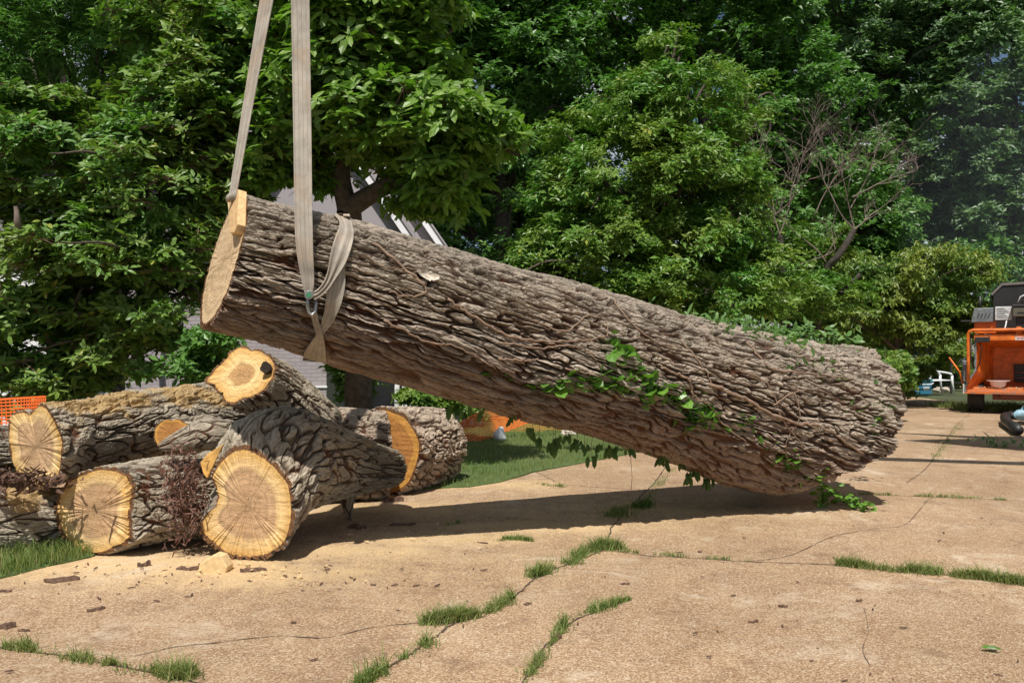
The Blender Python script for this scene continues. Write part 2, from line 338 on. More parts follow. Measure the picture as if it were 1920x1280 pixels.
def inpoly(x, y, poly):
    r = np.zeros(x.shape, bool); n = len(poly)
    for i in range(n):
        x1, y1 = poly[i][0], poly[i][1]; x2, y2 = poly[(i+1) % n][0], poly[(i+1) % n][1]
        c = ((y1 > y) != (y2 > y)) & (x < (x2-x1)*(y-y1)/(y2-y1+1e-12)+x1); r ^= c
    return r
def blades(name, P, h, w, rs, label=None, parent=None, lean=0.5):
    n = len(P); a = rs.uniform(0, 2*np.pi, n); d = np.stack([np.cos(a), np.sin(a), 0*a], -1)
    b = rs.uniform(0, 2*np.pi, n); ld = np.stack([np.cos(b), np.sin(b), 0*b], -1) * (rs.uniform(0.1, 1, n)*lean)[:, None]
    H = (h*rs.uniform(0.45, 1.25, n))[:, None]; wv = (w*rs.uniform(0.6, 1.3, n))[:, None]; z = np.array([0, 0, 1.0])
    V = np.stack([P - d*wv, P + d*wv, P + d*wv*0.7 + ld*H*0.35 + z*H*0.6, P - d*wv*0.7 + ld*H*0.35 + z*H*0.6,
                  P + ld*H*0.95 + z*H*0.98 + d*wv*0.1, P + ld*H*0.95 + z*H*0.98 - d*wv*0.1], 1).reshape(-1, 3)
    i = np.arange(n)[:, None]*6; Fc = np.concatenate([i+[0,1,2,3], i+[3,2,4,5]])
    o = mk(name, V, Fc, M['grass'], parent, attrs={'rnd': np.repeat(rs.uniform(0, 1, n), 6)})
    return o
rs = np.random.RandomState(11)
def scatter_poly(poly, n, rs, z):
    P = np.array([[p[0], p[1]] for p in poly]); lo, hi = P.min(0), P.max(0)
    q = rs.uniform(lo, hi, (n*3, 2)); q = q[inpoly(q[:, 0], q[:, 1], poly)][:n]
    return np.column_stack([q, np.full(len(q), z)])
P = scatter_poly(LAWN, 90000, rs, 0.018); P = P[pn(P[:,0]*3, P[:,1]*3) > -0.45]
tag(blades('grass', P, 0.055, 0.0032, rs), 'short green lawn grass behind the log pile, running to the driveway edge', 'grass', kind='stuff')
P = scatter_poly(LAWN2, 9000, rs, 0.017)
tag(blades('grass', P, 0.10, 0.0035, rs, lean=0.8), 'longer green grass at the foot of the log pile, bottom left', 'grass', kind='stuff')

# cracks and joints in the concrete
M['crack'] = plain('crack_soil', (0.075, 0.05, 0.035), 0.95, var=0.5, scale=40)
CR = [([(250,1232),(330,1215),(420,1205),(520,1195),(600,1198),(650,1190),(700,1178),(800,1168)], .007),
      ([(640,1300),(700,1268),(760,1235),(810,1200),(850,1172),(900,1150),(960,1122),(1010,1082),(1080,1052),(1130,1030),(1152,985),(1190,945),(1235,895),(1262,850)], .014),
      ([(970,1290),(1000,1250),(1020,1218),(1070,1170),(1130,1142),(1185,1122)], .012),
      ([(1130,1030),(1210,1042),(1290,1046),(1400,1053),(1480,1056),(1560,1060),(1750,1076),(1840,1085),(1960,1100)], .010),
      ([(1400,1053),(1480,1042),(1560,1008),(1640,992),(1700,982),(1740,938),(1758,932)], .006),
      ([(1590,926),(1670,929),(1750,932),(1900,938),(1990,941)], .009),
      ([(960,880),(1000,884),(1030,897),(1050,908),(1120,915),(1200,919)], .008),
      ([(1700,905),(1745,868),(1790,802),(1818,776)], .010),
      ([(-20,1212),(60,1222),(120,1232),(260,1258),(350,1276),(420,1300)], .012),
      ([(1620,1140),(1628,1180),(1618,1220),(1632,1250)], .003)]
cb = MB(); rnd = random.Random(4)
for pts, w in CR:
    G3 = np.array([G(u, v) for u, v in pts]); n = int(sum(np.linalg.norm(np.diff(G3, axis=0), axis=1))/0.03)+4
    Q = spline(G3, n); tn = nz(np.gradient(Q, axis=0)); sd = np.stack([-tn[:,1], tn[:,0], 0*tn[:,0]], -1)
    off = np.array([rnd.uniform(-1, 1) for _ in range(n)])*w*0.45 + w*1.1*pn(np.arange(n)*0.12, w*1000.0)
    hw = np.array([w*rnd.uniform(0.25, 0.6) for _ in range(n)])*np.clip(.9+.9*pn(np.arange(n)*.23, w*500.0), .3, 1.6); Q = Q + sd*off[:, None]
    Q[:, 2] = hump(Q[:, 0], Q[:, 1]) + 0.004
    L, R = Q + sd*hw[:, None], Q - sd*hw[:, None]
    cb.add(list(L)+list(R), [(i, i+n, i+n+1, i+1) for i in range(n-1)])
tag(cb.build('pavement_cracks', M['crack']), kind='structure')
# grass in the cracks: each strip is a patch of its own
def strip_grass(pts, width, n, h, label, seed):
    rs = np.random.RandomState(seed); G3 = np.array([G(u, v) for u, v in pts]); Q = spline(G3, 200)
    n = int(n*1.5); i = rs.randint(0, 200, n); wv = np.clip(0.55+1.3*pn(i*0.06, seed*3.1), 0.05, 1.6)[:, None]; P = Q[i] + rs.normal(size=(n, 3))*[width, width*0.8, 0]*wv
    q1 = pn(P[:,0]*5, P[:,1]*5, seed*1.7); q2 = pn(P[:,0]*16, P[:,1]*16, seed*1.7); keep = (q1+.5*q2 > -0.15) | (rs.rand(n) < .08); P = P[keep]; q1 = q1[keep]
    P[:, 2] = hump(P[:, 0], P[:, 1]) + 0.003
    tag(blades('grass', P, h*1.0*np.clip(.6+.9*q1+.4*rs.normal(size=len(q1))**2*.5, .2, 1.8), 0.0026, rs, lean=1.3), label, 'grass', kind='stuff')
strip_grass([(660,1290),(700,1268),(760,1237),(800,1210)], .035, 1500, .06, 'green grass filling the slab joint at the bottom edge, left of centre', 1)
strip_grass([(795,1172),(860,1165),(910,1152),(960,1124)], .030, 1900, .05, 'grass patch in the joint between the long crack and the two diagonal joints', 2)
strip_grass([(1000,1085),(1040,1070),(1080,1050),(1120,1032),(1165,1030)], .05, 2600, .06, 'thickest grass tuft in the driveway joint, centre of the near slabs', 3)
strip_grass([(985,1285),(1005,1250),(1030,1215),(1060,1172)], .022, 1100, .05, 'grass strip running down the diagonal joint at the bottom centre', 4)
strip_grass([(1055,1172),(1110,1150),(1180,1125)], .02, 800, .035, 'thin grass at the upper end of the short diagonal joint', 5)
strip_grass([(1570,1060),(1650,1068),(1760,1077)], .035, 1500, .05, 'grass in the cross joint right of centre, left strip', 6)
strip_grass([(1790,1080),(1860,1088),(1930,1096)], .04, 1300, .05, 'grass in the cross joint at the right edge of the picture', 7)
strip_grass([(0,1214),(90,1228),(200,1246),(300,1264),(350,1274)], .035, 2600, .055, 'grass growing along the joint in the bottom left corner', 8)
strip_grass([(1150,972),(1175,960),(1215,950)], .07, 1200, .05, 'dark grass patch in the shadow of the big log', 9)
strip_grass([(930,1016),(965,1014),(1000,1017)], .03, 350, .03, 'small flat grass tuft left of the thick tuft, on the sawdust', 10)
strip_grass([(1590,927),(1700,930),(1790,933),(1890,938)], .03, 500, .03, 'sparse grass in the far cross joint beyond the log butt', 12)
strip_grass([(1750,865),(1775,830),(1800,795)], .06, 350, .05, 'sparse weeds in the joint leading to the chipper', 13)
strip_grass([(1000,908),(1025,912),(1060,915)], .05, 220, .03, 'low weeds beside the crack near the lawn edge', 14)
strip_grass([(838,990),(850,985),(862,983)], .02, 90, .05, 'lone grass sprig in the shade near the front log', 15)
strip_grass([(1190,975),(1230,920),(1260,880)], .05, 260, .05, 'wispy weeds in the joint under the big log', 16)
strip_grass([(1160,1035),(1290,1046),(1400,1052)], .025, 300, .03, 'thin weeds in the cross joint right of the thick tuft', 17)

# ------------------------------------------------------------------ logs
def polar_outline(px, D, c, nrm, axis, up):
    """trace (photo pixels) -> points on the plane through c with normal nrm -> offsets perpendicular to axis as radius(theta)"""
    e1 = nz(np.cross(axis, up)); e2 = np.cross(e1, axis); th = []; rr = []
    for u, v in px:
        d = np.array([(u-960)/F, 1.0, (HZ-v)/F]); o = np.array([0, 0, CAMH]); t = np.dot(c-o, nrm)/np.dot(d, nrm); p = o + d*t - c
        a, b = np.dot(p, e1), np.dot(p, e2); th.append(math.atan2(b, a) % (2*math.pi)); rr.append(math.hypot(a, b))
    i = np.argsort(th); th = np.array(th)[i]; rr = np.array(rr)[i]
    return lambda T: np.interp(np.mod(T, 2*np.pi), np.concatenate([th[-1:]-2*np.pi, th, th[:1]+2*np.pi]), np.concatenate([rr[-1:], rr, rr[:1]]))
LOGSURF = {}
def bark_height(x, c, s, fa, fc, seed):
    """furrowed bark: long plates parted by deep cracks, flaky ledges and fibres on the plates"""
    wq = 0.05*pn(x*2.2, c*4+seed, s*4) + 0.018*pn(x*9, c*14+seed, s*14)
    wx = x + 0.20*pn(x*1.1+9, c*3, s*3+seed) + 0.05*pn(x*5, c*9, s*9)
    c2, s2 = c+wq, s+wq*.8
    n1 = np.abs(pn(wx*fa+seed, c2*fc, s2*fc)); n1b = np.abs(pn(wx*fa*1.3+seed+31, c2*fc*1.25, s2*fc*1.25))
    v = np.minimum(n1/0.16, n1b/0.13); p1 = np.clip(v, 0, 1); p1 = p1*p1*(3-2*p1)
    n2 = np.abs(pn(wx*fa*2.1+5, c2*fc*2.4+seed, s2*fc*2.4)); p2 = np.clip(n2/0.20, 0, 1)
    lvl = 0.5+0.75*pn(wx*fa*0.8+2, c2*fc*1.1+seed, s2*fc*1.1)            # each plate stands at its own level
    fl = 0.5+0.9*pn(wx*fa*2.6+8, c2*fc*1.7, s2*fc*1.7+seed); k = 4.0; q = fl*k; f = q-np.floor(q); fl = (np.floor(q)+np.clip(f*4, 0, 1))/k   # flaking layers
    r3 = 1-np.abs(pn(wx*fa*5, c2*fc*4.6, s2*fc*4.6+seed))*2.2
    r4 = 1-np.abs(pn(x*fa*11, c*fc*9, s*fc*9+seed))*2.2
    brk = np.clip(np.abs(pn(x*fa*3.2+3, c2*fc*.7, s2*fc*.7+seed))/0.07, 0, 1)
    h = p1*(0.34 + 0.22*lvl + 0.24*fl*(0.4+0.6*p2) + 0.12*p2) + 0.11*r3*(0.35+0.65*p1) + 0.07*r4 - 0.13*(1-brk)*p1
    return np.clip(h, -0.05, 1.2)
def make_log(key, label, path, radii, ns, nt, bark, cut, seed, nrm0=None, nrm1=None, trace=None, depth=0.03, fc=13.0, fa=2.4, twist=0.15,
             end_fn=None, dustamt=0.0, name='log', group='cut logs heaped at the left', cut2=None, flat=0.06, round_at=0.35, cat='log'):
    path = np.array(path, float); C = spline(path, ns)
    if len(path) > 2:
        q = np.concatenate([[0], np.cumsum(np.linalg.norm(np.diff(C, axis=0), axis=1))]); tt = np.linspace(0, q[-1], ns)
        C = np.stack([np.interp(tt, q, C[:, k]) for k in range(3)], -1)
    S = np.concatenate([[0], np.cumsum(np.linalg.norm(np.diff(C, axis=0), axis=1))]); L = S[-1]
    pd = np.array([np.argmin(np.linalg.norm(C-p, axis=1)) for p in path]); R = np.interp(np.arange(ns), pd, radii)
    k = max(3, ns//12); Rp = np.concatenate([np.full(k, R[0]), R, np.full(k, R[-1])]); R = np.convolve(Rp, np.ones(2*k+1)/(2*k+1), 'valid')
    A = nz(np.gradient(C, axis=0)); up = np.array([0, 0, 1.0]) if abs(A[0][2]) < 0.85 else np.array([0, 1.0, 0])
    E1 = nz(np.cross(A, up)); E2 = np.cross(E1, A)
    th = np.linspace(0, 2*np.pi, nt, endpoint=False)
    T, SS = np.meshgrid(th, S); RR = np.repeat(R[:, None], nt, 1)
    lump = 1 + flat*pn(np.cos(T)*1.2+seed, np.sin(T)*1.2, SS*0.8) + flat*0.5*pn(np.cos(T)*2.5, np.sin(T)*2.5+seed, SS*2.0)
    RR = RR*lump
    n0 = nz(nrm0) if nrm0 is not None else -A[0]; n1 = nz(nrm1) if nrm1 is not None else A[-1]
    if trace is not None:
        f = polar_outline(trace, path[0][1], path[0], n0, A[0], up)(th)
        w = np.clip(SS/(L*round_at), 0, 1); w = w*w*(3-2*w); RR = f[None, :]*(R/R[0])[:, None]*(1-w) + RR*w
    x = SS; tw = T + twist*SS; c, s = np.cos(tw)*RR.mean(), np.sin(tw)*RR.mean()
    h = bark_height(x, c, s, fa, fc, seed)
    bcoord = (x, c, s)
    rad = RR + depth*(h-0.85)
    off = rad[..., None]*(np.cos(T)[..., None]*E1[:, None, :] + np.sin(T)[..., None]*E2[:, None, :])
    # oblique cuts: slide ring points along the axis
    o0 = off[0]; sh0 = -(o0 @ n0)/(A[0] @ n0); o1 = off[-1]; sh1 = -(o1 @ n1)/(A[-1] @ n1)
    if end_fn is not None: sh1 = sh1 + end_fn(th, o1)
    sh1 = sh1 + 0.004*np.random.RandomState(int(seed*10) % 1000).normal(size=nt)
    t = (S/L)[:, None]; sh = sh0[None, :]*np.clip(1-t*1.6, 0, 1) + sh1[None, :]*np.clip(1-(1-t)*1.6, 0, 1)
    P = C[:, None, :] + off + sh[..., None]*A[:, None, :]
    I = np.arange(ns*nt).reshape(ns, nt); J = np.roll(I, -1, 1)
    Fq = np.stack([I[:-1], I[1:], J[1:], J[:-1]], -1).reshape(-1, 4)
    upn = (off @ np.array([0, 0, 1.0]))/RR
    dust = np.clip(dustamt*(np.clip(upn*1.6-0.15, 0, 1))*(0.75+0.9*fbm(P[..., 0]*3, P[..., 1]*3, P[..., 2]*3)), 0, 1)
    base = C[:, :].mean(0).copy(); base[2] = 0
    root = empty(name, base, label, cat, group)
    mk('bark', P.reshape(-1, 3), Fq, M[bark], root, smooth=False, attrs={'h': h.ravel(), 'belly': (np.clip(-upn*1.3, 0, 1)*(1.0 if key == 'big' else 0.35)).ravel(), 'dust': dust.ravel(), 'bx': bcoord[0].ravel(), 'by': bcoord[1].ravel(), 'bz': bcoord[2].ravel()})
    Ps = C[:, None, :] + ((RR+depth*0.1)[..., None]*(np.cos(T)[..., None]*E1[:, None, :] + np.sin(T)[..., None]*E2[:, None, :])) + sh[..., None]*A[:, None, :]
    for ei, mt in ((0, cut), (-1, cut2 or cut)):
        ring = P[ei]
        nr = 34; rv = 1-(1-np.linspace(0, 1, nr))**1.0; rv[-4:] = [0.925, 0.9365, 0.962, 1.0]; rv[:-4] = np.linspace(0, 0.91, nr-4); cen = ring.mean(0)
        dv = ring-cen; sring = Ps[ei]; sm = (sring-sring.mean(0))*0.955
        bw_ = np.clip((rv-0.938)/0.062, 0, 1)[:, None, None]
        VV = cen + rv[:, None, None]*(sm[None]*(1-bw_) + dv[None]*bw_)
        an = A[0] if ei == 0 else -A[-1]
        VV = VV + (0.004*pn(VV[..., 0]*6, VV[..., 1]*6, VV[..., 2]*30)*(rv < 0.97)[:, None])[..., None]*an
        I2 = np.arange(nr*nt).reshape(nr, nt); J2 = np.roll(I2, -1, 1)
        F2 = np.stack([I2[:-1], J2[:-1], J2[1:], I2[1:]], -1).reshape(-1, 4)
        mk('cut_face', VV.reshape(-1, 3), F2, M[mt], root, smooth=True,
           attrs={'rad': np.repeat(rv, nt), 'ang': np.tile(np.abs(th-np.pi), nr)})
    LOGSURF[key] = (P, I, Ps)
    return root
cr1 = lambda L: [(x/2.6667, 620+y/2.6667) for x, y in L]      # traced on an enlargement of the pile

# the lifted trunk
def big_end(th, o):     # felling bevel at the lower far side of the butt
    return -np.clip((-o[:, 2]-0.22)*1.7, 0, 1.2) + 0.08*pn(np.cos(th)*6, np.sin(th)*6) + 0.02*pn(np.cos(th)*25, np.sin(th)*25)
D0, D1 = 5.1, 7.7
def bigD(u): return 1/(1/D0 + (u-418)/(1565-418)*(1/D1-1/D0))
bpts = [(418,491,.445),(570,528,.475),(762,583,.515),(1022,656,.57),(1280,724,.60),(1440,768,.69),(1588,796,.77)]
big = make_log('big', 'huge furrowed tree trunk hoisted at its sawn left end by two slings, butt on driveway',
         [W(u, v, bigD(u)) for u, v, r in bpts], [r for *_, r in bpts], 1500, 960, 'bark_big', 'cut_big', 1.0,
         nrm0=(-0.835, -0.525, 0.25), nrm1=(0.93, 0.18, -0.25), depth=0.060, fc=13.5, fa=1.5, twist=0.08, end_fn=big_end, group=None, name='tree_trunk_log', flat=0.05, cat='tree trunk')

# the heap
trB = cr1([(1215,565),(1310,600),(1400,680),(1460,760),(1475,860),(1470,980),(1440,1070),(1370,1130),(1290,1155),(1200,1155),(1110,1125),(1050,1070),(1000,1030),(990,970),(1018,925),(1068,880),(1085,825),(1072,770),(1050,715),(1080,655),(1130,600),(1170,575)])
logB = make_log('B', 'fattest front log of the heap, heart-shaped pale sawn face with radial saw marks',
         [W(461,946,5.35), W(503,880,5.72), W(590,868,6.3), W(738,878,7.0)], [.40, .45, .35, .155], 420, 520, 'bark_pile', 'cut', 2.0,
         nrm0=(-0.25, -1, 0.05), trace=trB, depth=0.042, fc=11, fa=2.6, dustamt=0.35)
trA = cr1([(45,420),(90,395),(148,412),(172,385),(195,360),(222,360),(255,400),(290,470),(320,550),(312,650),(300,740),(250,780),(150,750),(80,710),(50,620),(38,520)])
logA = make_log('A', 'long log at the left with sawdust on its back and a notched oval face',
         [W(68,838,5.7), W(255,800,6.8), W(440,775,8.0)], [.27, .31, .33], 520, 440, 'bark_pile', 'cut', 3.0,
         nrm0=(-0.62, -0.78, 0.05), trace=trA, depth=0.042, fc=9, fa=3.0, dustamt=0.95, round_at=.2)
trC = cr1([(266,890),(280,820),(330,750),(430,700),(560,678),(640,700),(685,770),(668,860),(662,960),(665,1050),(580,1095),(480,1130),(400,1112),(320,1040),(280,980)])
logC = make_log('C', 'log low at the front left with a chipped yellow face split by a ledge',
         [W(175,957,5.5), W(290,938,5.75), W(420,925,6.15)], [.30, .31, .33], 300, 420, 'bark_pile', 'cut', 4.0,
         nrm0=(-0.35, -0.93, 0.0), trace=trC, depth=0.035, fc=12, fa=3.4, dustamt=0.2)
trE = cr1([(1190,70),(1260,90),(1340,110),(1390,170),(1380,230),(1320,310),(1215,345),(1170,370),(1125,365),(1105,320),(1060,270),(1015,255),(1060,200),(1110,150),(1150,100)])
logE = make_log('E', 'short log on top of the heap, honey-coloured face with a dark knot hole',
         [W(453,703,6.7), W(520,745,7.0), W(590,815,7.3)], [.28, .29, .31], 220, 380, 'bark_pile', 'cut_top', 5.0,
         nrm0=(-0.35, -0.85, 0.45), trace=trE, depth=0.035, fc=12, fa=3.0)
logF1 = make_log('F1', 'rough grey log behind the front log, its end hiding part of an orange face',
         [W(555,852,7.5), W(640,851,7.6), W(722,853,7.76)], [.42, .43, .43], 260, 480, 'bark_back', 'cut_orange', 6.0,
         nrm1=(0.75, 0.25, 0.0), depth=0.05, fc=8, fa=5, dustamt=0.2)
logF2 = make_log('F2', 'rightmost log of the heap, rough bark, crescent of orange sawn face showing',
         [W(718,847,7.95), W(772,842,8.4), W(812,838,8.85)], [.455, .455, .43], 260, 480, 'bark_back', 'cut_orange', 7.0,
         nrm0=(-0.45, -0.9, 0.1), depth=0.05, fc=8, fa=5, dustamt=0.15)
logG = make_log('G', 'grey log on the ground at the left edge, behind the chipped yellow face',
         [W(-160,985,5.2), W(60,985,5.75), W(230,975,6.4)], [.26, .26, .26], 300, 380, 'bark_pile', 'cut', 8.0, depth=0.035, fc=11, fa=3.0, dustamt=0.8)
logH = make_log('H', 'log at the far left edge, a sliver of bark beside the notched oval face',
         [W(-150,865,6.0), W(-20,860,6.5), W(120,850,7.3)], [.27, .27, .27], 200, 320, 'bark_pile', 'cut', 9.0, depth=0.035, fc=11, fa=3.0, dustamt=0.3)
trD = cr1([(765,530),(770,490),(800,455),(860,445),(920,455),(960,480),(950,530),(900,570),(830,590),(780,570)])
logD = make_log('D', 'stubby branch offcut in the middle of the heap with a small round orange face',
         [W(320,808,5.95), W(390,810,6.5)], [.10, .14], 90, 200, 'bark_pile', 'cut_orange', 10.0,
         nrm0=(-0.3, -0.9, 0.3), trace=trD, depth=0.02, fc=14, fa=5)
# limb joining the front log, its torn flap and the spur under it
P = [W(300,838,5.60), W(350,822,5.65), W(400,812,5.75), W(450,830,5.95)]
def rough_tube(name, P, rr, parent, mat, seed, ns=90, nt=90, depth=.02, fc=14, fa=5):
    C = spline(np.array(P), ns); R = np.interp(np.linspace(0, 1, ns), np.linspace(0, 1, len(rr)), rr)
    A = nz(np.gradient(C, axis=0)); E1 = nz(np.cross(A, [0, 0.2, 1.0])); E2 = np.cross(E1, A)
    th = np.linspace(0, 2*np.pi, nt, endpoint=False); S = np.linspace(0, np.linalg.norm(C[-1]-C[0]), ns); T, SS = np.meshgrid(th, S)
    c, s = np.cos(T)*R.mean(), np.sin(T)*R.mean()
    h = bark_height(SS, c, s, fa, fc, seed)
    P3 = C[:, None]+((R[:, None]*(1+0.15*pn(c*5, s*5, SS*3+seed))+depth*(h-.8))[..., None])*(np.cos(T)[..., None]*E1[:, None]+np.sin(T)[..., None]*E2[:, None])
    V = np.concatenate([P3.reshape(-1, 3), C[:1], C[-1:]]); I = np.arange(ns*nt).reshape(ns, nt); J = np.roll(I, -1, 1)
    Fq = np.stack([I[:-1], I[1:], J[1:], J[:-1]], -1).reshape(-1, 4)
    a = ns*nt; e = np.stack([I[0], J[0], np.full(nt, a), np.full(nt, a)], -1)
    hh = np.concatenate([h.ravel(), [.5, .5]])
    # end fans as slightly shrunk rings so every face is a quad
    r0 = C[0] + (P3[0]-C[0])*0.02; r1 = C[-1] + (P3[-1]-C[-1])*0.02
    V = np.concatenate([P3.reshape(-1, 3), r0, r1]); K0 = ns*nt+np.arange(nt); K1 = K0+nt
    Fq = np.concatenate([Fq, np.stack([K0, I[0], J[0], np.roll(K0, -1)], -1), np.stack([I[-1], K1, np.roll(K1, -1), J[-1]], -1)])
    hh = np.concatenate([h.ravel(), np.full(2*nt, .3)])
    z = np.zeros(2*nt); return mk(name, V, Fq, M[mat], parent, smooth=False, attrs={'h': hh, 'dust': 0*hh, 'bx': np.concatenate([SS.ravel(), z]), 'by': np.concatenate([c.ravel(), z]), 'bz': np.concatenate([s.ravel(), z])})
rough_tube('limb_stub', P, [.035, .085, .12, .15], logB, 'bark_pile', 3)
rough_tube('spur', [W(650,880,6.6), W(652,945,6.6), W(657,977,6.65)], [.12, .05, .01], logB, 'bark_pile', 8, 50, 50, depth=.006)
def torn(name, px, D, mat, parent, thick, seed):
    c = W(*np.mean(px, 0), D); m = MB(); rnd = random.Random(seed)
    fr = [W(u+rnd.uniform(-1, 1), v+rnd.uniform(-1, 1), D+rnd.uniform(-.01, .01)) for u, v in px]; m.slab(fr, (0.02, thick, 0.01)); return m.build(name, mat, parent, bevel=0.004)
M['dark_hole0'] = plain('dark_crack', (0.12, 0.07, 0.04), 0.95, var=0.4, scale=50)
M['torn'] = plain('torn_sapwood', (0.62, 0.36, 0.10), 0.7, var=0.35, scale=16, bump=0.5)
torn('torn_flap', [(376,866),(390,850),(418,832),(412,848),(396,880),(388,898),(380,888)], 5.42, M['torn'], logB, 0.06, 1)
torn('ledge', [(226,916),(258,900),(262,912),(246,930),(243,998),(236,996),(238,940),(232,930)], 5.40, M['torn'], logC, 0.08, 2)
t = NT('split_heartwood'); g1 = t.noise(t.coord('Object', (90, 20, 7), (0, 0.12, 0)), 1.0, 6, 0.7); g2 = t.noise(t.coord(), 8, 5, 0.6)
cc_ = t.mix(t.ramp(g2, [(.35, 0), (.65, 1)]), t.ramp(g1, [(.3, (.42, .26, .13)), (.5, (.60, .41, .23)), (.7, (.72, .54, .33))]), t.ramp(g1, [(.3, (.50, .32, .16)), (.7, (.64, .44, .25))])); t.bump(g1, .6, .01); M['split'] = t.fin(cc_, .85)
def split_crack(px):
    n_ = nz(np.array((-0.35, -0.93, 0.0))); c0 = W(175,957,5.5); o_ = np.array([0, 0, CAMH]); q = []
    for u, v in px:
        d = np.array([(u-960)/F, 1.0, (HZ-v)/F]); q.append(o_ + d*(np.dot(c0-o_, n_)/np.dot(d, n_)) + n_*.004)
    m = MB(); m.slab(q, n_*.003); m.build('split_crack', M['dark_hole0'], logC)
split_crack([(152,928),(155,927),(159,938),(165,945),(162,946),(157,940)]); split_crack([(219,962),(222,961),(214,985),(207,1016),(205,1015),(211,985)])
M['dark_hole'] = plain('rot_pocket', (0.04, 0.028, 0.02), 0.95, var=0.4, scale=50, bump=1.0)
hole = [W(497+9*math.cos(a)*(1+.2*math.sin(3*a)), 688+11*math.sin(a), 6.55) for a in np.linspace(0, 2*np.pi, 14)[:-1]]
hm = MB(); hm.slab(hole, (0.01, 0.06, -0.02)); hm.build('knot', M['dark_hole'], logE)

# notch block and step at the lifted end of the trunk
M['notch'] = plain('notch_wood', (0.66, 0.42, 0.20), 0.8, var=0.25, scale=30, bump=0.6)
M['notch_lit'] = plain('notch_wood_lit', (0.80, 0.64, 0.34), 0.8, var=0.08, scale=30, bump=0.3)  # paler copy of the notch wood: sunlight on the step put into the colour
ax_ = nz(W(570,528,bigD(570))-W(418,491,bigD(418)))
def onface(u, v, lift):      # point on the oblique sawn plane of the lifted end, moved out along the trunk's axis
    n_ = nz(np.array((-0.835, -0.525, 0.25))); c0 = W(418,491,bigD(418)); d = np.array([(u-960)/F, 1.0, (HZ-v)/F]); o_ = np.array([0, 0, CAMH])
    return o_ + d*(np.dot(c0-o_, n_)/np.dot(d, n_)) - ax_*lift
m = MB(); m.slab([onface(443,366,.0), onface(456,358,.0), onface(463,360,.0), onface(461,424,.0), onface(455,440,.0), onface(447,442,.0), onface(445,420,.0)], -ax_*.05)
m.build('notch_block', M['notch'], big, bevel=0.004)
m = MB(); m.slab([onface(428,376,.0), onface(443,371,.0), onface(446,440,.0), onface(436,440,.0)], -ax_*.006)
m.build('notch_step', M['notch_lit'], big)

# ------------------------------------------------------------------ slings and shackle
M['strap'] = None
def strap_mat():
    t = NT('webbing'); co = t.coord(); a = t.attr('across')
    n = t.noise(co, 7, 6, 0.65); c = t.ramp(n, [(0.3, (0.26, 0.23, 0.195)), (0.55, (0.38, 0.335, 0.28)), (0.75, (0.46, 0.40, 0.325))])
    st = t.math('SINE', t.math('MULTIPLY', a, 13.0)); c = t.mix(t.ramp(st, [(0.80, 0), (0.97, 0.55)]), c, (0.17, 0.135, 0.11))
    wv = t.coord('Object', (500, 500, 500)); w = t.voro(wv, 1.0); c = t.mix(0.3, c, t.mix(1.0, c, t.ramp(w, [(0, 0.6), (0.7, 1.1)]), 'MULTIPLY'))
    c = t.mix(t.ramp(t.noise(co, 3.1, 5, 0.7), [(0.5, 0), (0.72, 0.6)]), c, (0.34, 0.21, 0.12))
    c = t.mix(t.ramp(t.noise(t.coord('Object', (30, 30, 3)), 1.0, 6, 0.7), [(0.5, 0), (0.7, 0.5)]), c, (0.20, 0.17, 0.14))
    t.bump(t.math('ADD', w, t.math('MULTIPLY', st, 0.5)), 0.4, 0.002)
    return t.fin(c, 0.85, spec=0.2)
M['strap'] = strap_mat()
def ribbon(name, pts, widths, sides, parent, thick=0.006, n=80, fold=0.0, m=None):
    """pts: centre line; sides: the direction across the band at each point"""
    C = spline(np.array(pts), n); Wd = np.interp(np.linspace(0, 1, n), np.linspace(0, 1, len(widths)), widths); Sd = nz(spline(np.array(sides, float), n))
    A = nz(np.gradient(C, axis=0)); Sd = nz(Sd - (Sd*A).sum(-1, keepdims=True)*A); N = np.cross(Sd, A)
    k = 9; q = np.linspace(-1, 1, k); prof = fold*np.sin(q*7.0)
    top = C[:, None] + Sd[:, None]*(q[None, :, None]*Wd[:, None, None]/2) + N[:, None]*((prof[None, :]+0.0)[..., None]) + N[:, None]*thick/2
    bot = top - N[:, None]*thick
    ring = np.concatenate([top, bot[:, ::-1]], 1); K = 2*k; I = np.arange(n*K).reshape(n, K); J = np.roll(I, -1, 1)
    Fq = np.stack([I[:-1], I[1:], J[1:], J[:-1]], -1).reshape(-1, 4)
    caps = np.array([[I[e][i], I[e][i+1], I[e][K-2-i], I[e][K-1-i]] for e in (0, -1) for i in range(k-1)])
    return mk(name, ring.reshape(-1, 3), np.concatenate([Fq, caps]), m or M['strap'], parent, smooth=False, attrs={'across': np.tile(np.concatenate([q, q[::-1]]), n)})
X1 = (1, 0, 0)
def onbig(u, v, lift=0.02):
    """point on the trunk's surface seen at that spot of the photo, and its normal"""
    d = Vector(((u-960)/F, 1.0, (HZ-v)/F)); h = BVS.ray_cast(Vector((0, 0, CAMH)), d.normalized())
    if h[0] is None: return None
    return np.array(h[0]) + np.array(h[1])*lift, np.array(h[1])
P, I, Ps = LOGSURF['big']; Pd = P[::6, ::4]; nsd, ntd = Pd.shape[:2]; Id = np.arange(nsd*ntd).reshape(nsd, ntd); Jd = np.roll(Id, -1, 1)
Fd = np.stack([Id[:-1], Jd[:-1], Jd[1:], Id[1:]], -1).reshape(-1, 4)
BVS = BVHTree.FromPolygons([tuple(map(float, p)) for p in Ps[::6, ::4].reshape(-1, 3)], [tuple(int(a) for a in f) for f in Fd])
def onS(u, v): return float(onbig(u, v, 0)[0][1])
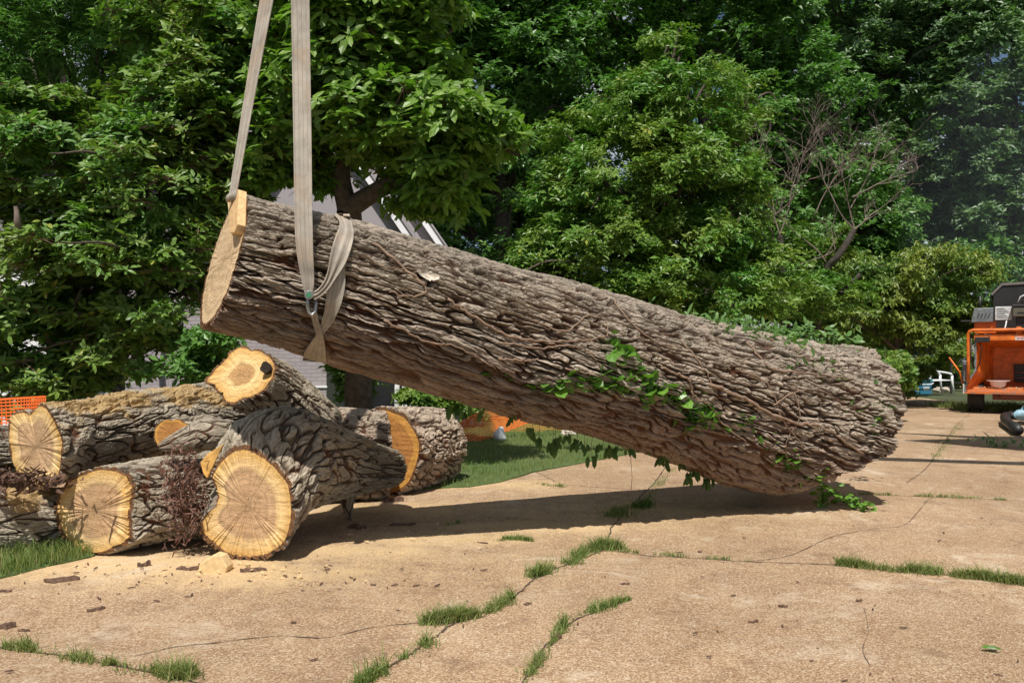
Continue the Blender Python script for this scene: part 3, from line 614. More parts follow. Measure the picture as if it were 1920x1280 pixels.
sl1 = empty('lifting_sling', W(436,370,5.15), 'grey sling slanting down to the notch at the sawn end of the lifted trunk', 'sling')
ribbon('strap', [W(537,-200,5.75), W(500,0,5.5), W(468,180,5.3), W(436,368,5.05)], [.15, .145, .115, .085], [(1,-.7,0),(1,-.7,0),(1,-.8,0),(1,-.9,.1)], sl1, fold=0.002)
m = MB(); 
ribbon('wrap', [W(437,360,5.04), W(436,366,5.02), W(435,374,5.04), W(434,377,5.09)], [.075, .08, .075, .06], [(1,-.7,.1)]*4, sl1, thick=0.012, n=30)
sl2 = empty('lifting_sling', W(578,552,5.0), 'wide pale webbing sling hanging straight down, choked round the trunk through a shackle', 'sling')
ribbon('strap', [W(560,-200,5.35), W(563,0,5.2), W(567,250,5.02), W(570,440,onS(570,450)-.05), W(577,520,onS(577,520)-.035), W(579,549,onS(579,549)-.04)], [.118, .118, .112, .106, .078, .05], [X1]*6, sl2, fold=0.0025)
def surf_path(px, lift):
    out = []
    for u, v in px:
        r = onbig(u, v, lift)
        if r: out.append(r[0] if np.dot(r[1], [0, 1, 0]) < 0.5 else r[0])
    return out
def over(u, v, D): return [W(u, v, D)]
def band(name, left, right, lift, parent, back=None, front=None, n=60, k=11, thick=.007, fold=.006, folds=2.0):
    """webbing lying on the smooth trunk surface between two traced edges; back: world offset of an extra row that wraps over the crest"""
    Lp = spline(np.array([(a, b, 0) for a, b in left], float), n)[:, :2]; Rp = spline(np.array([(a, b, 0) for a, b in right], float), n)[:, :2]
    q = np.linspace(0, 1, k); rows = []; org = Vector((0, 0, CAMH)); last = None
    lf = np.interp(np.linspace(0, 1, n), np.linspace(0, 1, len(lift)), lift) if hasattr(lift, '__len__') else np.full(n, lift)
    for i in range(n):
        row = []
        for j in range(k):
            uv = Lp[i]*(1-q[j])+Rp[i]*q[j]; d = Vector(((uv[0]-960)/F, 1.0, (HZ-uv[1])/F)).normalized(); h = BVS.ray_cast(org, d)
            fo = fold*math.sin(q[j]*6.283*folds+i*.05)
            if h[0] is None or h[1].y > 0.1 and False: row.append(None)
            else: row.append(np.array(h[0])-np.array(d)*(lf[i]+fo))
        good = [r for r in row if r is not None]
        for j in range(k):
            if row[j] is None:
                uv = Lp[i]*(1-q[j])+Rp[i]*q[j]; Dd = (good[0][1] if good else (last if last is not None else bigD(uv[0]))) ; row[j] = W(uv[0], uv[1], Dd)
        last = row[k//2][1]; rows.append(row)
    R = np.array(rows)
    if back is not None: R = np.concatenate([R[:1]+np.array(back)*f for f in (1.0, .66, .33)] + [R])
    if front is not None: R = np.concatenate([R] + [R[-1:]+np.array(front)*f for f in (.33, .66, 1.0)])
    n2 = len(R); tn = np.gradient(R, axis=0); sd = np.gradient(R, axis=1); N = nz(np.cross(tn, sd)); N = N*np.where((N[..., 1] > 0), -1, 1)[..., None]
    ring = np.concatenate([R, (R-N*thick)[:, ::-1]], 1); K = 2*k; I = np.arange(n2*K).reshape(n2, K); J = np.roll(I, -1, 1)
    Fq = np.stack([I[:-1], I[1:], J[1:], J[:-1]], -1).reshape(-1, 4)
    caps = np.array([[I[e][i], I[e][i+1], I[e][K-2-i], I[e][K-1-i]] for e in (0, -1) for i in range(k-1)]); ac = q*2-1
    return mk(name, ring.reshape(-1, 3), np.concatenate([Fq, caps]), M['strap'], parent, smooth=False, attrs={'across': np.tile(np.concatenate([ac, ac[::-1]]), n2)})
band('choker_band', [(627,470),(621,500),(616,528),(612,557),(609,582),(604,602),(599,616)], [(650,470),(647,500),(647,532),(643,557),(635,582),(622,607),(606,627)], .012, sl2, fold=.003)
band('choker_band', [(626,401),(637,419),(627,448),(620,477),(616,507),(609,527),(597,543),(586,549)], [(655,401),(663,436),(658,465),(647,494),(631,519),(614,544),(600,557),(589,563)], [.03,.03,.035,.04,.045,.045,.04,.05], sl2, back=(-.12,.42,-.02), fold=.007)
band('choker_tail', [(581,578),(585,600),(590,618),(592,629),(582,644),(571,661),(567,676)], [(593,580),(598,603),(603,618),(606,630),(609,648),(611,669),(612,680)], [.05,.035,.03,.03,.02,.02,.02], sl2, front=(.02,.35,.01), fold=.004, folds=1.5)
M['scar'] = plain('bark_scar', (0.52, 0.45, 0.37), 0.9, var=.45, scale=35, bump=.9)
def scar(poly, seed):      # pale spot where the outer bark has flaked off
    c = np.mean(poly, 0); pts = spline(np.array([(a, b, 0) for a, b in poly+poly[:1]], float), 30)[:-1, :2]; V = []; rs = np.random.RandomState(seed)
    for f in (0.0, .5, 1.0):
        for p in pts:
            uv = c+(p-c)*f+rs.normal(size=2)*.6*f; h = BVS.ray_cast(Vector((0, 0, CAMH)), Vector(((uv[0]-960)/F, 1.0, (HZ-uv[1])/F)).normalized()); V.append(np.array(h[0])+np.array(h[1])*(.002-.05*max(0, f-.6)))
    n = len(pts); i = np.arange(n); Fq = np.concatenate([np.stack([i+k*n, (i+1) % n+k*n, (i+1) % n+(k+1)*n, i+(k+1)*n], -1) for k in (0, 1)])
    mk('scar', np.array(V), Fq, M['scar'], big)
scar([(776,507),(800,508),(822,522),(806,528),(788,520)], 1); scar([(846,519),(862,523),(872,532),(856,530)], 2); pass
M['steel'] = plain('galvanised_steel', (0.36, 0.37, 0.37), 0.4, 0.85, var=0.25, scale=30)
M['green_paint'] = plain('green_pin_paint', (0.04, 0.22, 0.10), 0.5, var=0.3, scale=60)
sh = empty('shackle', W(581,556,4.8), 'galvanised steel bow shackle with round pin head under the end of the wide sling', 'shackle')
s0 = np.array(onbig(584, 575, 0.045)[0]); DD = s0[1]
m = MB(); m.tube([W(577,556,DD-.10), W(576,572,DD-.09), W(579,585,DD-.08), W(585,591,DD-.08), W(591,585,DD-.07), W(592,570,DD-.06), W(591,558,DD-.06)], .011, 10); m.build('bow', M['steel'], sh, True)
m = MB(); m.tube([W(576,553,DD-.12), W(594,553,DD-.05)], .012, 12); m.build('pin', M['steel'], sh, True)
hd = MB(); hd.tube([W(579,553,DD-.13), W(580,553,DD-.085)], .027, 18); ph = hd.build('pin_head', M['steel'], sh, False, 0.003)
gm = MB(); gm.tube([W(578.8,553,DD-.134), W(579,553,DD-.1305)], .014, 16); gm.build('pin_mark', M['green_paint'], ph)

# ------------------------------------------------------------------ leaves
def leafmesh(name, pos, d, nrm, ln, ratio, m, parent=None, simple=False, rs=None, fold=0.18, droop=0.15):
    n = len(pos); d = nz(d); s = nz(np.cross(d, nrm)); nn = np.cross(s, d); ln = ln[:, None]; w = ln*ratio*0.5
    T = pos + d*ln - nn*ln*droop
    Lf = pos + d*ln*0.45 - s*w + nn*w*fold; Rt = pos + d*ln*0.45 + s*w + nn*w*fold
    if simple:
        V = np.stack([pos, Rt, T, Lf], 1).reshape(-1, 3); Fc = np.arange(n*4).reshape(-1, 4); k = 4
    else:
        Mi = pos + d*ln*0.5; L2 = pos + d*ln*0.75 - s*w*0.7 + nn*w*fold*.5 - nn*ln*droop*.5; R2 = pos + d*ln*0.75 + s*w*0.7 + nn*w*fold*.5 - nn*ln*droop*.5
        L1 = pos + d*ln*0.28 - s*w*0.85 + nn*w*fold; R1 = pos + d*ln*0.28 + s*w*0.85 + nn*w*fold
        V = np.stack([pos, R1, R2, T, L2, L1, Mi], 1).reshape(-1, 3); i = np.arange(n)[:, None]*7; k = 7
        Fc = np.concatenate([i+[0,1,2,6], i+[6,2,3,4], i+[0,6,4,5]])
    return mk(name, V, Fc, m, parent, attrs={'rnd': np.repeat(rs.uniform(0, 1, n), k)})
def crown_leaves(blobs, nclump, per, nleaf, ln, ratio, m, seed, parent, cr=0.35, simple=False, hang=0.0, noise_gap=-0.2, name='crown', shell=0.45, vert=0.5, upb=0.9):
    rs = np.random.RandomState(seed); B = np.array([b for b in blobs], float); wt = (B[:, 3]*B[:, 4]*B[:, 5])**(2/3); wt /= wt.sum()
    bi = rs.choice(len(B), nclump, p=wt); dr = nz(rs.normal(size=(nclump, 3))); dr[:, 2] = np.abs(dr[:, 2])*np.where(rs.rand(nclump) < 0.72, 1, -1)
    rr = rs.uniform(shell, 1, nclump)[:, None]; Cc = B[bi, :3] + dr*rr*B[bi, 3:6]
    q = pn(Cc[:, 0]*0.8+seed, Cc[:, 1]*0.8, Cc[:, 2]*0.8); ok = q > noise_gap; Cc, dr, bi = Cc[ok], dr[ok], bi[ok]
    n = len(Cc); sz = rs.uniform(0.6, 1.35, n)
    o = nz(rs.normal(size=(n, per, 3)))*rs.uniform(0.2, 1, (n, per, 1)); o[..., 2] = o[..., 2]*vert - 0.25*(o[..., 0]**2+o[..., 1]**2)
    P = (Cc[:, None] + o*(cr*sz)[:, None, None] ).reshape(-1, 3)
    ax = nz(nz(P - np.repeat(B[bi, :3], per, 0))*0.5 + [0, 0, upb] + rs.normal(size=P.shape)*0.35)
    N = len(P); a = rs.uniform(0, 2*np.pi, N); e1 = nz(np.cross(ax, rs.normal(size=P.shape))); e2 = np.cross(ax, e1)
    k = nleaf; ph = a[:, None] + np.arange(k)*2*np.pi/k + rs.uniform(-.3, .3, (N, k))
    D = np.cos(ph)[..., None]*e1[:, None] + np.sin(ph)[..., None]*e2[:, None] + ax[:, None]*rs.uniform(-.1, .55, (N, k, 1)) - np.array([0, 0, hang])
    Nn = np.repeat(ax[:, None], k, 1) + rs.normal(size=(N, k, 3))*0.38
    if not simple:
        A0 = np.repeat(Cc, per, 0); s0 = nz(np.cross(P-A0, [0.2, -1, 0.1]))*.004; s1 = nz(np.cross(P-A0, s0))*.004
        TV = np.concatenate([np.stack([A0-q_*1.5, A0+q_*1.5, P+q_*.5, P-q_*.5], 1).reshape(-1, 3) for q_ in (s0, s1)]); mk('twigs', TV, np.arange(len(TV)).reshape(-1, 4), M['vine'], parent)
    Lp = np.repeat(P[:, None], k, 1) + rs.normal(size=(N, k, 3))*ln*0.12
    L = ln*rs.uniform(0.4, 1.3, (N, k))
    return leafmesh(name, Lp.reshape(-1, 3), D.reshape(-1, 3), Nn.reshape(-1, 3), L.ravel(), ratio, m, parent, simple, rs)
def bl(u, v, D, ru, rv, rd): p = W(u, v, D); return (p[0], p[1], p[2], ru*D/F, rd, rv*D/F)
def limbs(name, segs, m, parent, n=10):
    mb = MB()
    for pts, r0, r1 in segs:
        k = max(6, len(pts)*5); C = spline(np.array(pts), k); C = C + np.stack([pn(C[:,0]*2+i*9, C[:,1]*2, C[:,2]*2) for i in range(3)], -1)*min(r0, .12)*0.6*np.linspace(0, 1, k)[:, None]
        mb.tube(C, list(np.linspace(r0, r1, k)), n, False)
    return mb.build(name, m, parent, True)
def auto_limbs(base, blobs, r, rs):
    segs = []; b = np.array(base, float); top = np.array([b[0], b[1], max(q[2] for q in blobs)*0.8+0.2])
    segs.append(([b, b*0.5+top*0.5+rs.normal(size=3)*[.2,.2,0], top], r, r*.25))
    for q in blobs:
        c = np.array(q[:3]); t = np.clip((c[2]-b[2])/(top[2]-b[2]+.01)*0.6, .15, .8); st = b+(top-b)*t
        segs.append(([st, (st+c)/2+[0, 0, .2], c], r*.45, r*.10))
        for _ in range(5):
            e = c + rs.normal(size=3)*np.array(q[3:6])*0.55; segs.append(([c*.6+st*.4, (c+e)/2+[0,0,.1], e], r*.18, .008))
    return segs
def tree(name, label, cat, base, blobs, r, leafargs, m, seed, group=None, trunk='trunk', segs=None):
    rs = np.random.RandomState(seed); root = empty(name, base, label, cat, group)
    limbs('trunk', (segs if segs is not None else auto_limbs(base, blobs, r, rs)), M[trunk], root)
    crown_leaves(blobs, m=m, seed=seed, parent=root, **leafargs)
    return root
# left broadleaf (big shrub-like tree)
D = 9.6
B1 = [bl(60,620,D,120,110,1.2), bl(40,430,D+.2,130,120,1.3), bl(190,520,D-.3,130,130,1.3), bl(150,330,D,150,110,1.3), bl(300,360,D-.2,140,130,1.3), bl(330,520,D-.2,95,120,1.1),
      bl(250,220,D+.2,150,95,1.2), bl(380,230,D,110,120,1.1), bl(420,110,D+.3,100,100,1.1), bl(80,240,D+.4,120,80,1.2), bl(240,650,D,130,90,1.0), bl(90,720,D-.1,110,60,.8), bl(430,400,D+.3,60,110,.8), bl(340,60,D+.6,110,60,1.0)]
tree('broadleaf_tree', 'dense glossy broadleaf tree filling the left side behind the log heap', 'tree', G(220, 805), B1, .16,
     dict(nclump=1050, per=24, nleaf=6, ln=.115, ratio=.42, cr=.30, noise_gap=-0.22), M['leaf_left'], 21)
# magnolia-like tree in the middle
D = 9.0
B2 = [bl(640,90,D,120,110,1.2), bl(770,110,D,90,110,1.0), bl(700,-20,D,190,90,1.4), bl(560,200,D+.3,90,90,.9), bl(700,230,D,90,80,.9), bl(850,250,D-.2,80,70,.8), bl(920,235,D-.3,60,40,.6),
      bl(830,320,D-.1,50,60,.6), bl(590,310,D+.9,45,45,.6), bl(500,330,D+.8,70,60,.7), bl(500,120,D+.4,80,110,.9), bl(760,200,D-.2,70,50,.7), bl(560,-30,D+.3,120,80,1.1), bl(870,330,D+.2,40,60,.5), bl(805,385,D+.3,42,34,.4), bl(760,330,D+.4,26,24,.3)]
tb = G(672, 800)*[1,1,0]; tb = W(672, 815, 11.4); tb[2] = 0
fk = W(652, 392, 9.8)
segs2 = [([tb, W(672,600,10.8), W(660,470,10.1), fk], .21, .15),
         ([fk, W(700,362,9.6), W(735,342,9.4), W(775,350,9.1), W(840,330,8.9)], .13, .045),
         ([fk, W(640,330,9.7), W(650,250,9.6), W(640,120,9.4), W(660,-60,9.2)], .13, .05),
         ([W(645,270,9.6), W(560,200,9.5), W(470,120,9.4)], .07, .02), ([W(645,200,9.5), W(740,150,9.2), W(850,60,9)], .07, .02),
         ([W(735,342,9.4), W(780,280,9.1), W(880,262,8.8), W(975,290,8.6)], .05, .015), ([W(700,362,9.6), W(712,320,9.5), W(718,300,9.4)], .02, .008),
         ([W(640,120,9.4), W(560,60,9.4), W(520,-20,9.4)], .05, .02), ([W(640,120,9.4), W(720,60,9.2), W(780,0,9.2)], .05, .02)]
tree('magnolia_tree', 'large-leaved bright green tree with a forked trunk right behind the slings', 'tree', tb, B2, .2,
     dict(nclump=560, per=17, nleaf=7, ln=.165, ratio=.46, cr=.33, noise_gap=-0.25, hang=0.25), M['leaf_mag'], 22, segs=segs2)
# feathery tree top left
D = 15
B3 = [bl(60,50,D,130,90,2), bl(200,110,D+.5,130,70,2), bl(180,10,D,140,70,2), bl(330,50,D+1,120,70,2), bl(30,160,D,80,60,1.6), bl(-60,260,D,90,200,2), bl(40,-120,D,200,110,2.5), bl(300,-110,D,200,110,2.5)]
tree('feathery_tree', 'fine-leaved feathery tree rising over the house roof at the top left', 'tree', G(150, 800)*[1.6,1.6,0], B3, .3,
     dict(nclump=900, per=34, nleaf=5, ln=.13, ratio=.22, cr=.5, simple=True, noise_gap=-0.1, hang=.3), M['leaf_fine'], 23)
# pear tree in the middle distance
D = 15
B5 = [bl(1180,330,D,150,100,1.7), bl(1290,180,D,90,90,1.3), bl(1100,270,D+.3,80,70,1.2), bl(1280,350,D-.2,120,110,1.6), bl(1130,470,D,130,110,1.6), bl(1300,500,D-.4,120,110,1.5), bl(1210,560,D-.2,130,80,1.4),
      bl(1030,500,D+.4,80,70,1.0), bl(1390,380,D+.2,60,90,1.0), bl(1210,220,D+.2,90,70,1.3), bl(1260,100,D+.3,50,50,.8), bl(1370,280,D+.2,60,60,1.0), bl(1380,570,D-.4,90,60,1.0), bl(1000,570,D+.3,90,50,.9), bl(1090,600,D,90,50,.9), bl(1340,440,D+.5,110,90,1.3), bl(1060,380,D+.6,70,70,1.1), bl(1400,180,D+1.2,60,60,1.1), bl(1150,190,D+.9,70,60,1.0), bl(1440,520,D+.4,60,80,1.0)]
tree('pear_tree', 'rounded yellow-green tree with glinting leaves above the middle of the lifted trunk', 'tree', W(1225,810,15)*[1,1,0], B5, .2,
     dict(nclump=1100, per=30, nleaf=5, ln=.115, ratio=.42, cr=.36, simple=True, noise_gap=-0.24, hang=.2), M['leaf_pear'], 24)
# dark background trees
def bgtree(label, u, D, tops, r, m, seed, ln=.2, dens=1.0, group='tall trees at the back', trunk='trunk_dark', name='tall_tree', base_u=None):
    B = [bl(a, b, D+dd, ru, rv, rd) for a, b, ru, rv, rd, dd in tops]
    base = W(base_u or u, 700, D); base[2] = 0
    tree(name, label, 'tree', base, B, r, dict(nclump=int(900*dens), per=30, nleaf=5, ln=ln, ratio=.5, cr=.75, simple=True, noise_gap=-0.12), m, seed, group, trunk)
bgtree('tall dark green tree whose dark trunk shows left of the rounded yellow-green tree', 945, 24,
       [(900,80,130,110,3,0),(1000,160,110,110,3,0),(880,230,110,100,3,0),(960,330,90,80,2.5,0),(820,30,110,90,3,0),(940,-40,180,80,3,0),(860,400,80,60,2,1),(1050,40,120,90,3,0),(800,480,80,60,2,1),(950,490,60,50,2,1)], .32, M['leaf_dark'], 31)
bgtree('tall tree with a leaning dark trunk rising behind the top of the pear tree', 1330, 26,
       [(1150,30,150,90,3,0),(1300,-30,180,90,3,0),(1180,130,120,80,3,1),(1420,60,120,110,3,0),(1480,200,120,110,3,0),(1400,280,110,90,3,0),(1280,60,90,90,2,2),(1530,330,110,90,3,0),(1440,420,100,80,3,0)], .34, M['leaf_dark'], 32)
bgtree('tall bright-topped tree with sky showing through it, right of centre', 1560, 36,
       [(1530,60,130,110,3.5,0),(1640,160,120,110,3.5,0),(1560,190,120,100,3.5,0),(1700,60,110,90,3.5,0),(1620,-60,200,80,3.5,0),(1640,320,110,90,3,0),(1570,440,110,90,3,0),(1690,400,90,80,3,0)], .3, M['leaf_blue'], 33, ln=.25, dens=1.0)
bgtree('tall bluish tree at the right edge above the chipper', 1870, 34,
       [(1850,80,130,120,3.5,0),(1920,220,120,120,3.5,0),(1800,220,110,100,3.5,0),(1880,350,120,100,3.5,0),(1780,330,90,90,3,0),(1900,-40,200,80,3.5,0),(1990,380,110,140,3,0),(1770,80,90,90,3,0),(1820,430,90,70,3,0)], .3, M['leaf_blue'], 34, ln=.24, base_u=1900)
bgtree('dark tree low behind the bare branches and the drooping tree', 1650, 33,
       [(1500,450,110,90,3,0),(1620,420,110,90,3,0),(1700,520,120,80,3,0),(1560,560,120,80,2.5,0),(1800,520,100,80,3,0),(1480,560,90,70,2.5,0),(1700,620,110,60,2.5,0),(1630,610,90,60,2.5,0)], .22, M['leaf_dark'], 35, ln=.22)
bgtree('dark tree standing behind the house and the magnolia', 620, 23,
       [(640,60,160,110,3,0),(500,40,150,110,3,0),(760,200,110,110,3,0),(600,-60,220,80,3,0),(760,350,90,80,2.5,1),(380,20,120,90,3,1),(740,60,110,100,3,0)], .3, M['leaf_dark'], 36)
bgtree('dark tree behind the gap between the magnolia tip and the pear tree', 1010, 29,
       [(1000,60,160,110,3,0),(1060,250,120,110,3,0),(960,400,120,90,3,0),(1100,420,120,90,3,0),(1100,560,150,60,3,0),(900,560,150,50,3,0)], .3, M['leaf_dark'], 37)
# bare-branched tree
root = empty('bare_tree', W(1480,760,18)*[1,1,0], 'small half-dead tree with bare reddish-grey twigs and a dark forked trunk', 'tree')
rnd = random.Random(5); segs = []
def br(p, d, L, r, depth):
    q = [p]; 
    for i in range(3): d = nz(d + np.array([rnd.uniform(-.22,.22), rnd.uniform(-.22,.22), rnd.uniform(-.08,.16)])); q.append(q[-1]+d*L/3)
    segs.append((q, r, r*.55))
    if depth:
        for _ in range(rnd.choice([2,3,3])):
            j = rnd.choice([1,2,3,3]); br(q[j], nz(d+np.array([rnd.uniform(-1,1), rnd.uniform(-.8,.8), rnd.uniform(-.5,.7)])*.95), L*rnd.uniform(.5,.8), r*.6, depth-1)
Dd = 18
tr = [([W(1486,745,Dd)*[1,1,0], W(1472,600,Dd), W(1464,500,Dd), W(1462,440,Dd)], .11, .07),
      ([W(1470,570,Dd), W(1482,520,Dd), W(1500,496,Dd)], .045, .02),
      ([W(1530,620,Dd+.3), W(1548,510,Dd+.2), W(1572,480,Dd), W(1602,430,Dd)], .09, .07), ([W(1575,552,Dd-.2), W(1612,513,Dd-.3)], .06, .05)]
for st, d, L in (((1462,440), (-.35,0,1), 1.3), ((1462,440), (.3,.2,1), 1.1), ((1458,400), (.6,-.2,.5), 1.0), ((1602,430), (-.1,0,1), 1.2), ((1602,430), (.6,.1,.5), .9), ((1602,430), (-.9,.1,.5), 1.1),
                 ((1500,496), (.8,0,.3), .9), ((1548,490), (-.5,0,.6), .9), ((1595,390), (.5,.1,.9), 1.1), ((1598,370), (1,.2,.45), 1.0), ((1440,380), (-.1,0,1), 1.0), ((1530,400), (.3,0,.8), .9), ((1480,380), (.1,0,1), 1.1)):
    br(W(*st, Dd), nz(d), L, .017, 4)
limbs('branches', segs, M['dead_wood'], root, 5); limbs('trunk', tr, M['trunk_dark'], root, 8)
crown_leaves([bl(1450,570,Dd,70,50,.8), bl(1540,560,Dd,90,50,.9), bl(1400,480,Dd+.5,50,50,.7), bl(1480,450,Dd+.8,70,40,.8), bl(1540,470,Dd+.9,60,50,.8)], 170, 26, 5, .12, .4, M['leaf_pear'], 77, root, cr=.35, simple=True, name='foliage')
# drooping yellowish tree
D = 20
B7 = [bl(1740,510,D,90,55,1.5), bl(1820,530,D+.4,50,60,1.2), bl(1660,560,D,70,60,1.3), bl(1780,590,D,90,50,1.3), bl(1700,620,D+.2,80,45,1.2), bl(1620,520,D+.2,50,45,1.0), bl(1590,600,D-.3,60,60,1.1)]
tree('drooping_tree', 'drooping yellow-green tree left of the chipper with some autumn-tinted leaves', 'tree', W(1690,740,20)*[1,1,0], B7, .12,
     dict(nclump=420, per=26, nleaf=5, ln=.14, ratio=.42, cr=.42, simple=True, hang=.8, noise_gap=-.3), M['leaf_yellow'], 40)
# shrubs
def shrub(label, blobs, m, seed, n, ln=.09, cr=.2, per=20, name='shrub', hang=0.0, group='shrubs around the clearing'):
    b = np.array(blobs[0][:3]); b[2] = 0; rs = np.random.RandomState(seed); root = empty(name, b, label, 'shrub', group)
    sg = [([b+rs.normal(size=3)*[.06,.06,0], (b+np.array(q[:3]))/2, np.array(q[:3])], .02, .008) for q in blobs]
    limbs('stems', sg, M['trunk'], root, 5); crown_leaves(blobs, n, per, 5, ln, .45, m, seed, root, cr=cr, simple=True, name='foliage', shell=.2, hang=hang)
shrub('light green shrub beside the blue cooler', [bl(1690,715,21,35,28,.7), bl(1720,700,22,30,20,.6)], M['leaf_yellow'], 51, 130)
shrub('tall loose shrub right behind the butt of the lifted trunk', [bl(1660,650,15,30,60,.6), bl(1680,700,16,30,40,.6)], M['leaf_pear'], 52, 150)
shrub('yellow-green shrub beside the white chair, left of the chipper', [bl(1775,668,30,45,35,.8), bl(1745,690,31,50,30,.8), bl(1800,698,31,40,30,.8)], M['leaf_yellow'], 53, 260, .12, .3)
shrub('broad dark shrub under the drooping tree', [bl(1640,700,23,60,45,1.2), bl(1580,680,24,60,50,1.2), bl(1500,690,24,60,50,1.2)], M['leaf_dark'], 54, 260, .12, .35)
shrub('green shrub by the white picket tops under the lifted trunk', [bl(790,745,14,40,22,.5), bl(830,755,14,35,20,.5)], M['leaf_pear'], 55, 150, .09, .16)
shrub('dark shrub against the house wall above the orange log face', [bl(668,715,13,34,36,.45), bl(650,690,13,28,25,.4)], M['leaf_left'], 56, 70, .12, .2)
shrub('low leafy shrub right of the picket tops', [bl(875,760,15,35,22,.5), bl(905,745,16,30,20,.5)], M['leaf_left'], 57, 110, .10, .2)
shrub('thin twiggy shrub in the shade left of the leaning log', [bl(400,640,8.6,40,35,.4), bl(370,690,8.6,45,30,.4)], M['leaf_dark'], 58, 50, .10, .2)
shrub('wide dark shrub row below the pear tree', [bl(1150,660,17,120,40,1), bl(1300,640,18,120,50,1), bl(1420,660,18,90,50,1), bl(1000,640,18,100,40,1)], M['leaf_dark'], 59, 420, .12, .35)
# far woods, one mass
fb = [bl(u, v, 46, 170, 120, 5) for u in range(-400, 2400, 150) for v in (60, 240, 420, 580)] + [bl(u, -150, 46, 200, 120, 5) for u in range(-300, 2300, 220)]
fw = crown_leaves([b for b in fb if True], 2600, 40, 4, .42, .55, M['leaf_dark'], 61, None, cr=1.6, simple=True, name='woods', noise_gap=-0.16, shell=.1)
tag(fw, 'far dark wood closing the view behind the trees', 'woods', kind='stuff')

# ------------------------------------------------------------------ house
def brick_mat():
    t = NT('painted_brick'); co = t.coord(); b = t.n.new('ShaderNodeTexBrick'); sp = t.n.new('ShaderNodeSeparateXYZ'); t.link(co, sp.inputs[0])
    cb_ = t.n.new('ShaderNodeCombineXYZ'); t.link(t.math('ADD', sp.outputs[0], sp.outputs[1]), cb_.inputs[0]); t.link(sp.outputs[2], cb_.inputs[1])
    t.link(cb_.outputs[0], b.inputs['Vector']); b.inputs['Scale'].default_value = 1.0; b.inputs['Brick Width'].default_value = .22; b.inputs['Row Height'].default_value = .075
    b.inputs['Mortar Size'].default_value = .006; b.inputs['Color1'].default_value = (.40,.355,.37,1); b.inputs['Color2'].default_value = (.35,.31,.33,1); b.inputs['Mortar'].default_value = (.27,.235,.25,1)
    n = t.noise(co, 2, 5, .6); c = t.mix(t.ramp(n, [(.4, 0), (.8, .4)]), b.outputs['Color'], (.30,.28,.27))
    t.bump(t.math('MULTIPLY', b.outputs['Fac'], -1.0), .6, .01); return t.fin(c, .85)
M['brick'] = brick_mat()
M['stucco'] = plain('stucco', (0.36, 0.33, 0.345), 0.95, var=.2, scale=70, bump=1.0)
M['white'] = plain('white_paint', (0.78, 0.78, 0.80), 0.6, var=.05, scale=5)
M['roof'] = plain('roof_shingles', (0.12, 0.11, 0.11), 0.9, var=.4, scale=9, bump=.8)
M['glass'] = plain('dark_glass', (0.02, 0.025, 0.03), 0.08, var=.2)
M['redflue'] = plain('red_flue', (0.42, 0.06, 0.04), .7)
M['chim'] = plain('chimney_brick', (0.28, 0.20, 0.17), .9, var=.3, scale=20)
HD = 16.0
xc = W(612, 700, HD)[0]
house = empty('house', (xc-3, HD, 0), 'lilac-grey brick and stucco house with steep white-trimmed gables behind the left trees', 'house')
m = MB(); m.box(xc-9, xc, HD, HD+7, -.1, 3.6); m.build('wall', M['brick'], house)
m = MB(); m.box(xc-2.6, xc+.02, HD-.03, HD+.0, .69, .73); m.build('sill_course', M['white'], house)
xr = W(900, 700, HD+3)[0]
m = MB(); m.box(xc+.003, xr, HD+3, HD+8, -.1, 3.2); m.build('side_wall', M['brick'], house)
m = MB(); m.box(xc+.003, xr, HD+2.95, HD+3.0, .95, 1.02); m.build('ledge', M['stucco'], house)
# basement window in the recess
bw = W(640,746,HD+2.9); m = MB(); m.box(bw[0]-.35, bw[0]+.35, HD+2.93, HD+2.997, .18, .66); wf = m.build('window', M['white'], house)
m = MB(); m.box(bw[0]-.30, bw[0]-.02, HD+2.91, HD+2.928, .22, .62); m.box(bw[0]+.02, bw[0]+.30, HD+2.91, HD+2.928, .22, .62); m.build('pane', M['glass'], wf)
# gables: front one (lower) and the one behind it
def gable(apx, slope, D, left, thick, name, bott):
    ap = W(*apx, D); zb = bott; w = (ap[2]-zb)/slope
    m = MB(); m.slab([(ap[0]-(w if left is None else left), D, zb), (ap[0]+w, D, zb), ap] + ([] if left is None else [(ap[0]-left, D, ap[2]-left*slope)]), (0, thick, 0)); o = m.build(name, M['stucco'], house)
    b = MB(); n = nz([slope, 0, 1.0])*.0; dx = np.array([1, 0, -slope])/math.hypot(1, slope); up = np.array([slope, 0, 1])/math.hypot(1, slope)
    L = math.hypot(w, w*slope)+.25; a = ap + up*.06
    b.slab([a+[0,-.22,0], a+dx*L+[0,-.22,0], a+dx*L-up*.13+[0,-.22,0], a-up*.13+[0,-.22,0]], (0, .05, 0)); dxl = dx*[-1, 1, 1]; upl = up*[-1, 1, 1]; a2 = ap+upl*.06
    b.slab([a2+[0,-.222,0], a2-upl*.13+[0,-.222,0], a2+dxl*L-upl*.13+[0,-.222,0], a2+dxl*L+[0,-.222,0]], (0, .05, 0)); b.build('rake_board', M['white'], o)
    r = MB(); r.slab([a+up*.01+[0,-.26,0], a+dx*(L+.05)+up*.01+[0,-.26,0], a+dx*(L+.05)+up*.045+[0,-.26,0], a+up*.045+[0,-.26,0]], (0, thick+.3, 0))
    r.slab([a2+upl*.01+[0,-.262,0], a2+upl*.045+[0,-.262,0], a2+dxl*(L+.05)+upl*.045+[0,-.262,0], a2+dxl*(L+.05)+upl*.01+[0,-.262,0]], (0, thick+.3, 0)); r.build('roof', M['stucco'], house)
gable((600,200), 1.46, HD-.3, None, 3.0, 'gable', 3.62)
